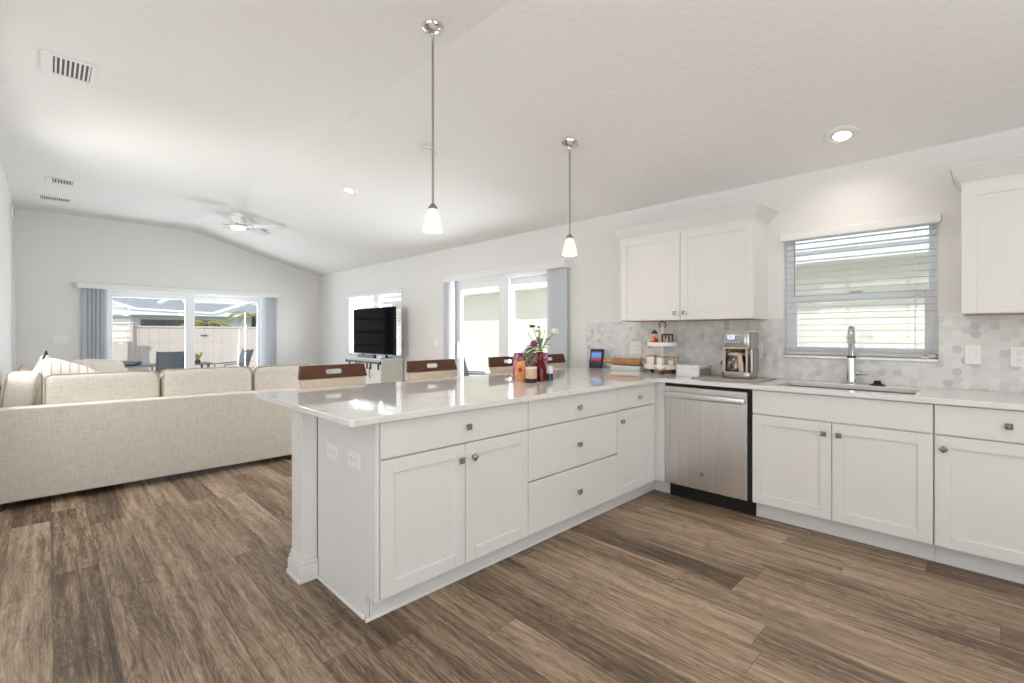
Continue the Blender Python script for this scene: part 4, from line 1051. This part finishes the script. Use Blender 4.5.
m_ = MB().box(-.125, .125, -.045, -.044, 0, .20).box(-.125, .125, .044, .045, 0, .20).box(-.125, -.124, -.044, .044, 0, .20).box(.124, .125, -.044, .044, 0, .20).box(-.124, .124, -.044, .044, 0, .002)
m_.xf(rot_at((-1.425, .625, ZC_), -.45)); m_.build('paper_body', 'bag_paper', gb, smooth=False)
tp_ = MB().cushion((0, 0, .17), .20, .06, .06, pw=2.5, n=6).xf(rot_at((-1.425, .625, ZC_), -.45)); tp_.build('tissue', 'orange_paper', gb)
ob = thing('gift_box', 'small orange patterned box beside the beige candle jar', 'box', (-1.585, .53, ZC_))
MB().box(-.035, .035, -.022, .022, 0, .150, .003).xf(rot_at((-1.605, .560, ZC_), -.7)).build('carton', 'orange_paper', ob); MB().cyl((0, -.0235, .085), .017, .0015, 14, mtx=Matrix.Rotation(PI / 2, 4, 'X')).xf(rot_at((-1.605, .560, ZC_), -.7)).build('seal', 'gnome_red', ob)
cj = thing('candle_jar', 'beige candle jar with a black foot in front of the pink gift bag', 'candle', (-1.600, .455, ZC_))
MB().lathe([(0, .030), (.042, .030), (.042, .108), (.039, .110), (.039, .095), (0, .095)], (-1.600, .455, ZC_), 28).build('jar', 'jar_beige', cj); MB().lathe([(0, 0), (.039, 0), (.042, .004), (.042, .0298), (0, .0298)], (-1.600, .455, ZC_), 28).build('foot', 'black_plastic', cj)
MB().lathe([(.0422, .100), (.0435, .101), (.0435, .111), (.0395, .1115), (.0392, .108), (.0422, .108)], (-1.600, .455, ZC_), 28).build('rim', 'ceramic', cj)
bj = thing('lotion_jar', 'small jar with dark blue lower half and white top right of the red vase', 'jar', (-1.365, .470, ZC_))
MB().lathe([(0, 0), (.025, 0), (.028, .003), (.028, .052), (0, .052)], (-1.385, .470, ZC_), 24).build('base', 'jar_blue', bj); MB().lathe([(0, .0522), (.028, .0522), (.029, .10), (.027, .104), (0, .104)], (-1.385, .470, ZC_), 24).build('top', 'jar_white', bj)

# display / photo frame
dsp = thing('photo_frame', 'black digital photo frame leaning on the counter near the tile edge', 'frame', (-.12, .955, ZC_))
mt = Matrix.Translation((-.125, .955, ZC_)) @ Matrix.Rotation(-PI / 2 + .12, 4, 'Z') @ Matrix.Rotation(-.22, 4, 'X')
MB().box(-.072, .072, 0, .018, 0.004, .195, .004, 2).xf(mt).build('bezel', 'black_plastic', dsp)
MB().box(-.056, .056, -.0015, -.0001, .03, .175).build('screen', 'display_screen', dsp, smooth=False).matrix_local = Matrix.Translation(-Vector(dsp.location)) @ mt @ Matrix.Translation(Vector(dsp.location))
MB().hexa([(-.02, .018, .11), (.02, .018, .11), (.02, .022, .11), (-.02, .022, .11), (-.03, .085, .022), (.03, .085, .022), (.03, .089, .022), (-.03, .089, .022)]).xf(mt).build('easel', 'black_plastic', dsp)

# rolling pin on its white cradle
rp = thing('rolling_pin', 'carved wooden rolling pin lying on a white rest by the tiled wall', 'rolling pin', (-.115, .60, ZC_ + .04))
ry = Matrix.Rotation(-PI / 2, 4, 'X')
MB().lathe([(0, 0), (.031, 0), (.034, .004), (.034, .304), (.031, .308), (0, .308)], (-.115, .435, .992), 26, mtx=ry).build('barrel', 'pin_wood', rp)
MB().lathe([(0, 0), (.012, 0), (.019, .012), (.0195, .09), (.017, .10), (0, .104)], (-.115, .744, .992), 18, mtx=ry).build('handle', 'pin_handle', rp)
MB().lathe([(0, 0), (.012, 0), (.019, .012), (.0195, .09), (.017, .10), (0, .104)], (-.115, .434, .992), 18, mtx=Matrix.Rotation(PI / 2, 4, 'X')).build('handle', 'pin_handle', rp)
rr = thing('pin_rest', 'white rectangular dish under the carved rolling pin', 'dish', (-.115, .59, ZC_))
MB().hexa([(-.155, .44, ZC_), (-.075, .44, ZC_), (-.075, .74, ZC_), (-.155, .74, ZC_), (-.168, .43, ZC_ + .043), (-.06, .43, ZC_ + .043), (-.06, .752, ZC_ + .043), (-.168, .752, ZC_ + .043)], .006, 2).build('dish_body', 'ceramic', rr)
wb = thing('serving_box', 'white ceramic box standing behind the carved rolling pin', 'box', (-.045, .62, ZC_))
MB().box(-.052, -.018, .50, .76, ZC_, ZC_ + .118, .004, 2).build('box_body', 'ceramic', wb); MB().box(-.0545, -.0155, .497, .763, ZC_ + .1185, ZC_ + .126, .002).build('lid', 'ceramic', wb)

# two-tier tray
TX, TY = -.165, .205
tt = thing('tiered_tray', 'white two-tier round tray with a black ring handle below the wall cabinet', 'tray', (TX, TY, ZC_))
for zz, R in ((.953, .158), (1.150, .132)):
    MB().lathe([(0, 0), (R - .004, 0), (R, .004), (R, .034), (R - .007, .036), (R - .008, .007), (0, .006)], (TX, TY, zz), 40).build('tier', 'ceramic', tt)
MB().cyl((TX, TY, .96), .010, .345, 14).lathe([(0, 0), (.016, .006), (.018, .02), (.012, .034), (0, .038)], (TX, TY, 1.29), 14).build('column', 'ceramic', tt)
MB().torus((TX, TY, 1.338), .029, .004, 28, 8, Matrix.Rotation(-PI / 4, 4, 'Z') @ Matrix.Rotation(PI / 2, 4, 'X')).build('ring_handle', 'black_metal', tt)
for k in range(3):
    a = k * 2 * PI / 3 + .5; MB().ball((TX + .10 * math.cos(a), TY + .10 * math.sin(a), .934), .0195).build('foot', 'dark_grey', tt)
def canister(x, y, z, label, w_, h):
    m = thing('canister', label, 'canister', (x, y, z), 'canisters on the lower tray')
    MB().box(x - w_, x + w_, y - w_, y + w_, z, z + h, .006, 2).build('jar', 'ceramic', m); MB().box(x - w_ - .003, x + w_ + .003, y - w_ - .003, y + w_ + .003, z + h + .0004, z + h + .012, .003).build('lid', 'pin_handle', m)
canister(-.235, .268, .9600, 'white canister with a wooden lid at the left of the lower tray', .034, .098); canister(-.270, .166, .9600, 'narrow white canister with a wooden lid at the front of the lower tray', .026, .094)
cn = thing('candle', 'white pillar candle on the lower tray inside the gilt lantern frame', 'candle', (-.185, .108, .9600))
MB().lathe([(0, 0), (.030, 0), (.032, .003), (.032, .066), (.028, .070), (0, .068)], (-.185, .108, .9600), 24).build('wax', 'ceramic', cn); MB().cyl((-.185, .108, 1.0275), .0015, .012, 6).build('wick', 'black_plastic', cn)
wr = thing('lantern_frame', 'gilt square lantern frame round the white candle on the lower tray', 'lantern', (-.185, .108, .9600))
f = MB()
for sx_ in (-1, 1):
    for sy_ in (-1, 1): f.box(-.185 + sx_ * .042 - .004, -.185 + sx_ * .042 + .004, .108 + sy_ * .042 - .004, .108 + sy_ * .042 + .004, .9605, 1.060)
for a in (-1, 1):
    for zz in (.9605, 1.052): f.box(-.227, -.143, .108 + a * .042 - .004, .108 + a * .042 + .004, zz, zz + .008).box(-.185 + a * .042 - .004, -.185 + a * .042 + .004, .066, .150, zz, zz + .008)
f.build('wire_frame', 'gold', wr, smooth=False)
bd = thing('bead_garland', 'short strand of wooden beads hanging over the front rim of the lower tray', 'garland', (-.31, .16, .96))
m_ = MB()
for k in range(11):
    u = k / 10; a = PI + .10 + .55 * u; rr_ = .158 + .014
    m_.ball((TX + rr_ * math.cos(a), TY + rr_ * math.sin(a), .972 - .024 * math.sin(PI * u)), .0085, u=10, v=8)
m_.build('beads', 'pin_handle', bd)
gx, gy, gz = -.215, .255, 1.1575
gn = thing('figurine', 'small red and yellow figurine on the upper tray', 'figurine', (gx, gy, gz))
MB().lathe([(0, 0), (.034, 0), (.038, .012), (.034, .05), (.022, .076), (0, .082)], (gx, gy, gz), 20).build('robe', 'gnome_red', gn)
MB().ball((gx - .004, gy, gz + .092), .022).build('head', 'gnome_skin', gn)
MB().lathe([(.024, 0), (.027, .004), (.020, .022), (.010, .034), (0, .038)], (gx, gy, gz + .100), 16).build('hat', 'basket_brown', gn)
MB().ball((gx - .026, gy + .004, gz + .05), .019, (.6, 1, 1.3)).build('sash', 'gnome_yellow', gn); MB().ball((gx - .02, gy - .030, gz + .07), .015, (.8, .8, 1.1)).build('bundle', 'gnome_yellow', gn)
kx, ky, kz = -.205, .138, 1.1575
bk = thing('small_lantern', 'dark brown open lantern with a pale candle on the upper tray', 'lantern', (kx, ky, kz))
m_ = MB().box(kx - .036, kx + .036, ky - .036, ky + .036, kz, kz + .010, .002).box(kx - .038, kx + .038, ky - .038, ky + .038, kz + .088, kz + .102, .003)
for sx_ in (-1, 1):
    for sy_ in (-1, 1): m_.box(kx + sx_ * .031 - .005, kx + sx_ * .031 + .005, ky + sy_ * .031 - .005, ky + sy_ * .031 + .005, kz + .010, kz + .088)
m_.build('wood_frame', 'basket_brown', bk, smooth=False)
MB().cyl((kx, ky, kz + .0105), .018, .05, 16).build('candle_stub', 'pillow_white', bk)
# white boxed book stack
wx = thing('storage_box', 'flat white box with grey end on the counter left of the coffee maker', 'box', (-.21, -.105, ZC_))
MB().box(-.330, -.10, -.196, -.005, ZC_ + .0005, ZC_ + .066, .002).build('box_body', 'box_white', wx); MB().box(-.333, -.097, -.1985, -.0025, ZC_ + .0665, ZC_ + .088, .002).build('lid', 'box_white', wx)
MB().box(-.318, -.112, -.1985, -.1963, ZC_ + .008, ZC_ + .060).build('end_patch', 'box_grey', wx, smooth=False)  # grey rectangle laid over the near end face
# mat under the coffee maker
mt_ = thing('counter_mat', 'thin grey-beige mat with a dark edge under the coffee maker', 'mat', (-.30, -.44, ZC_))
MB().box(-.505, -.115, -.685, -.215, ZC_, ZC_ + .003, .001).build('pad', 'mat_grey', mt_)
e_ = MB()
for q in ((-.511, -.505, -.691, -.209), (-.115, -.109, -.691, -.209), (-.505, -.115, -.691, -.685), (-.505, -.115, -.215, -.209)): e_.box(*q, ZC_, ZC_ + .0038, .0008)
e_.build('edge_binding', 'mat_edge', mt_)

# coffee maker: tall rounded steel body with an arched carafe bay
KX, KY = -.225, -.478
KZ = ZC_ + .0045
cf = thing('coffee_maker', 'stainless drip coffee maker with glass carafe and lit blue display', 'coffee maker', (KX, KY, KZ))
def rr_outline(x0, x1, y0, y1, r, n=6):
    o_ = []
    for cx_, cy_, a0 in ((x1 - r, y1 - r, 0), (x0 + r, y1 - r, PI / 2), (x0 + r, y0 + r, PI), (x1 - r, y0 + r, 3 * PI / 2)):
        for j in range(n + 1): a = a0 + PI / 2 * j / n; o_.append((cx_ + r * math.cos(a), cy_ + r * math.sin(a)))
    return o_
H = .362; W2 = .106
KR = Matrix.Translation((KX, KY, 0)) @ Matrix.Rotation(.0, 4, 'Z') @ Matrix.Translation((-KX, -KY, 0))
def kb(mb, name, m, parent=cf, **k): return mb.xf(KR).build(name, m, parent, **k)
kb(MB().prism(rr_outline(KX - .105, KX + .105, KY - W2, KY + W2, .045), 'Z', KZ, KZ + .052, .004), 'base', 'appliance_steel')
kb(MB().prism(rr_outline(KX + .02, KX + .105, KY - W2, KY + W2, .03), 'Z', KZ + .052, KZ + .225, .0), 'rear_column', 'appliance_steel')
for q0, q1, rr_ in ((-W2, -W2 + .024, .010), (W2 - .016, W2, .007)): kb(MB().prism(rr_outline(KX - .060, KX + .019, KY + q0, KY + q1, rr_), 'Z', KZ + .0525, KZ + .2245, .0), 'side_wall', 'appliance_steel')
kb(MB().prism(rr_outline(KX - .105, KX + .105, KY - W2, KY + W2, .045), 'Z', KZ + .225, KZ + H - .012, .003), 'brew_head', 'appliance_steel')
kb(MB().prism(rr_outline(KX - .107, KX + .107, KY - W2 - .002, KY + W2 + .002, .046), 'Z', KZ + H - .0118, KZ + H, .003), 'top_lid', 'coffee_beige')
kb(MB().box(KX - .1062, KX - .1045, KY + .008, KY + .060, KZ + .298, KZ + .330), 'display', 'lcd_frame', smooth=False)
kb(MB().box(KX - .1072, KX - .1063, KY + .016, KY + .052, KZ + .304, KZ + .324), 'digits', 'lcd', smooth=False)
for k in range(5): kb(MB().cyl((KX - .108, KY + .066 - .022 * k, KZ + .277), .0045, .004, 10, mtx=Matrix.Rotation(PI / 2, 4, 'Y')), 'button', 'plate_white')
# beige bezel round the bay
bz = MB().box(KX - .108, KX - .085, KY + .084, KY + .096, KZ + .045, KZ + .236, .003).box(KX - .108, KX - .085, KY - .082, KY - .072, KZ + .045, KZ + .236, .003).box(KX - .108, KX - .085, KY - .072, KY + .084, KZ + .226, KZ + .238, .003).box(KX - .108, KX - .085, KY - .072, KY + .084, KZ + .045, KZ + .0525, .002)
kb(bz, 'bay_bezel', 'coffee_beige')
kb(MB().lathe([(0, 0), (.05, 0), (.062, .022), (0, .022)], (KX - .035, KY + .01, KZ + .2025), 24), 'filter_basket', 'coffee_dark')
CFX, CFY = KX - .045, KY + .014
kb(MB().lathe([(0, .001), (.060, .001), (.068, .01), (.070, .05), (.065, .09), (.056, .122), (.0545, .122), (.0635, .09), (.0685, .05), (.0665, .012), (0, .003)], (CFX, CFY, KZ + .0525), 28), 'carafe', 'carafe_glass')
cfl = kb(MB().lathe([(0, 0), (.058, 0), (.058, .016), (.04, .022), (0, .023)], (CFX, CFY, KZ + .1765), 24), 'carafe_lid', 'coffee_beige')
kb(MB().hexa([(CFX - .078, CFY - .058, KZ + .055), (CFX - .060, CFY - .075, KZ + .055), (CFX - .045, CFY - .05, KZ + .055), (CFX - .058, CFY - .035, KZ + .055),
               (CFX - .085, CFY - .040, KZ + .185), (CFX - .062, CFY - .062, KZ + .185), (CFX - .030, CFY - .040, KZ + .19), (CFX - .045, CFY - .018, KZ + .19)], .006, 2), 'carafe_handle', 'coffee_beige')
cdp = []
for k in range(14): cdp.append((KX + .02 - .05 * math.sin(k * .9), KY + W2 + .014 + .02 * abs(math.sin(k * .7)), KZ + .14 - .138 * min(1, k / 10) + .002))
kb(MB().tube(cdp, .0042, 6), 'power_cord', 'black_rubber')

# ------------------------------------------------------------------ outdoors
struct(MB().box(-30, 30, YF + .15, 60, -.30, -.06).build('ground_yard', 'grass_ground', smooth=False))
struct(MB().box(-9, 3.0, YF + .151, 12.2, -.06, -.03).build('patio_floor', 'concrete', smooth=False))
struct(MB().box(.15, 14, -20, YF + .149, -.30, -.10).build('ground_side', 'concrete', smooth=False))
struct(MB().box(-30, -XLL * -1 - .15, -20, YF + .149, -.30, -.10).box(-XLL * -1 - .15, .15, -20, YB - .15, -.30, -.10).build('ground_front', 'concrete', smooth=False))
nb = thing('neighbor_house', 'cream stucco house next door beyond the sink window and side slider', 'building', (5, 1, -.1))
MB().box(3.0, 9.0, -9, 10.2, -.10, 2.128).build('wall', 'neighbor_stucco', nb, smooth=False)
MB().box(2.62, 3.0, -9.4, 10.6, 2.13, 2.145).build('soffit', 'neighbor_stucco', nb, smooth=False)
MB().box(2.56, 2.62, -9.4, 10.6, 2.12, 2.26, .004).build('fascia', 'cage_white', nb)
MB().hexa([(2.52, -9.5, 2.262), (9.4, -9.5, 4.3), (9.4, 10.7, 4.3), (2.52, 10.7, 2.262), (2.52, -9.5, 2.30), (9.4, -9.5, 4.34), (9.4, 10.7, 4.34), (2.52, 10.7, 2.30)]).build('roof', 'neighbor_shingle', nb, smooth=False)
fe = thing('vinyl_fence', 'tall cream vinyl privacy fence behind the patio', 'fence', (-1, 12.5, -.06))
p_ = MB(); x = -9.0
while x < 2.7:
    p_.box(x, x + .19, 12.49, 12.53, -.06, 1.40, .002); x += .192
p_.box(-9, 2.75, 12.47, 12.55, 1.40, 1.445, .008); p_.build('panels', 'fence_vinyl', fe)
for x in (-6.6, -2.66, 2.3): MB().box(x - .065, x + .065, 12.40, 12.60, -.06, 1.50, .008).box(x - .08, x + .08, 12.38, 12.62, 1.50, 1.53, .01).build('fence_post', 'fence_vinyl', fe)
MB().box(-3.28, -2.74, 11.98, 12.02, -.06, 1.46, .005).box(-3.32, -2.70, 11.96, 12.04, 1.46, 1.51, .01).build('gate_leaf', 'fence_vinyl', fe)
for x in (-1.15, .62): MB().box(x - .08, x + .08, 12.47, 12.488, 1.20, 1.225, .003).build('bracket', 'patio_metal', fe)

fh = thing('distant_house', 'low house with a grey shingle roof beyond the patio fence', 'building', (1, 29, -.1))
MB().box(-6, 8, 26, 34, -.1, 2.2).build('wall', 'box_white', fh, smooth=False); MB().box(-.95, 2.3, 25.96, 25.999, .9, 1.92).build('window', 'far_dark', fh, smooth=False)
MB().box(-6.5, 8.5, 25.5, 25.6, 2.12, 2.32).build('fascia', 'cage_white', fh, smooth=False)
MB().hexa([(-6.5, 25.5, 2.32), (8.5, 25.5, 2.32), (8.5, 34.5, 2.32), (-6.5, 34.5, 2.32), (-1.8, 29.5, 4.6), (4.5, 29.5, 4.6), (4.5, 30.5, 4.6), (-1.8, 30.5, 4.6)]).build('roof', 'far_shingle', fh, smooth=False)
pc = thing('patio_screen_frame', 'white aluminium beams of the screened patio roof outside the far slider', 'pergola', (-2, 10.5, 0))
def beam(a, b_, t=.05): MB().tube([a, b_], t, 4).build('beam', 'cage_white', pc, smooth=False)
beam((-3.42, 10.5, 1.98), (-2.78, 10.5, 1.76), .045); beam((-2.78, 10.5, 1.76), (-1.35, 10.5, 1.70), .035); beam((-1.35, 10.5, 1.70), (-.35, 10.5, 2.10), .05); beam((-2.38, 10.5, 1.90), (-1.95, 10.5, 2.10), .045)
beam((-1.95, 10.5, 1.95), (-.30, 10.5, 1.95), .022); beam((-3.42, 10.5, -.03), (-3.42, 10.5, 1.98), .04); beam((-.35, 10.5, -.03), (-.35, 10.5, 2.10), .04); beam((-1.95, 10.5, 2.10), (-.35, 10.5, 2.10), .03)

def patio_chair(label, x, y, a, s=1.0):
    r = thing('patio_chair', label, 'chair', (0, 0, 0), 'patio chairs')
    MB().hexa([(-.26, .20, .42), (.26, .20, .42), (.26, .215, .42), (-.26, .215, .42), (-.26, .34, .92), (.26, .34, .92), (.26, .355, .92), (-.26, .355, .92)]).build('backrest', 'patio_mesh', r, smooth=False, local=True)
    MB().box(-.26, .26, -.26, .22, .40, .415).build('seat', 'patio_mesh', r, smooth=False, local=True)
    for sx_ in (-1, 1):
        MB().tube([(sx_ * .28, -.27, 0), (sx_ * .28, -.25, .60), (sx_ * .28, .22, .63), (sx_ * .28, .27, .63)], .016, 8).build('arm_leg', 'patio_metal', r, local=True)
        MB().tube([(sx_ * .275, .33, 0), (sx_ * .275, .19, .40), (sx_ * .275, .35, .935)], .016, 8).build('rear_leg', 'patio_metal', r, local=True)
    r.location = (x, y, -.03); r.rotation_euler.z = a
    return r
patio_chair('dark mesh patio chair with its back toward the far slider', -2.20, 10.25, PI)
patio_chair('dark mesh patio chair turned sideways at the right of the patio', -1.05, 10.3, -1.45)
c3 = patio_chair('dark patio chair outside the slider beside the peninsula', 1.75, 5.0, 1.2); c3.location.z = -.10
pt = thing('patio_table', 'dark glass-topped patio table behind the sofa cushions outside', 'table', (-2.75, 10.2, -.03))
MB().box(-3.30, -1.30, 10.75, 11.55, .55, .58, .006).build('tabletop', 'patio_metal', pt)
for x in (-3.2, -1.4):
    for y in (10.83, 11.47): MB().box(x - .025, x + .025, y - .025, y + .025, -.03, .55).build('leg', 'patio_metal', pt, smooth=False)
fp = thing('fire_bowl', 'round grey bowl on the patio table', 'bowl', (-2.82, 11.0, .58))
MB().lathe([(0, 0), (.16, 0), (.22, .03), (.23, .09), (.20, .10), (0, .09)], (-2.82, 11.0, .5805), 24).build('bowl_body', 'patio_metal', fp)
cp = thing('potted_succulent', 'small brown succulent on the patio table', 'plant', (-1.55, 10.9, .58))
sp = MB()
for k in range(9): sp.ball((-1.60 + .05 * math.cos(2.4 * k) * (k / 5), 10.9 + .04 * math.sin(2.4 * k), .66 + .018 * k), .035, u=8, v=6)
sp.build('foliage', 'palm', cp); MB().lathe([(0, 0), (.05, 0), (.065, .07), (0, .07)], (-1.60, 10.9, .5805), 16).build('pot', 'dark_grey', cp)
def palm(label, x, y, h, n, R):
    r = thing('palm_tree', label, 'tree', (x, y, -.06), 'palms beyond the fence')
    MB().tube([(x, y, -.06), (x + .05, y, h)], .09, 8, taper=.06).build('trunk', 'basket_brown', r)
    t = MB()
    for k in range(n):
        a = 2 * PI * k / n + random.uniform(-.2, .2); up = random.uniform(.1, .8); pts = []
        for j in range(7):
            u = j / 6; pts.append(Vector((x + math.cos(a) * R * u, y + math.sin(a) * R * u, h + R * (up * u - .85 * u * u))))
        t.tube(pts, .012, 4)
        for j in range(1, 7):
            for q in range(3):
                p0 = pts[j - 1].lerp(pts[j], q / 3)
                for sgn in (-1, 1):
                    sd_ = Vector((-math.sin(a), math.cos(a), 0)) * sgn; tip = p0 + sd_ * .30 * R * (1.05 - j / 8) + Vector((math.cos(a), math.sin(a), -.5)) * .14 * R
                    t.prism([(0, 0), (1, 0), (.5, .01)], 'Z', 0, .002) if False else None
                    w_ = Vector((math.cos(a), math.sin(a), 0)) * .018 * R
                    t.hexa([p0 - w_, p0 + w_, p0 + w_ + Vector((0, 0, .003)), p0 - w_ + Vector((0, 0, .003)), tip - w_ * .2, tip + w_ * .2, tip + w_ * .2 + Vector((0, 0, .002)), tip - w_ * .2 + Vector((0, 0, .002))])
    t.build('fronds', 'palm', r, smooth=False)
palm('yellow-green palm showing over the fence behind the mullion', -.75, 14.2, 1.55, 11, .8)
palm('tall palm with arching fronds over the right part of the fence', .75, 15.2, 1.85, 9, .9)
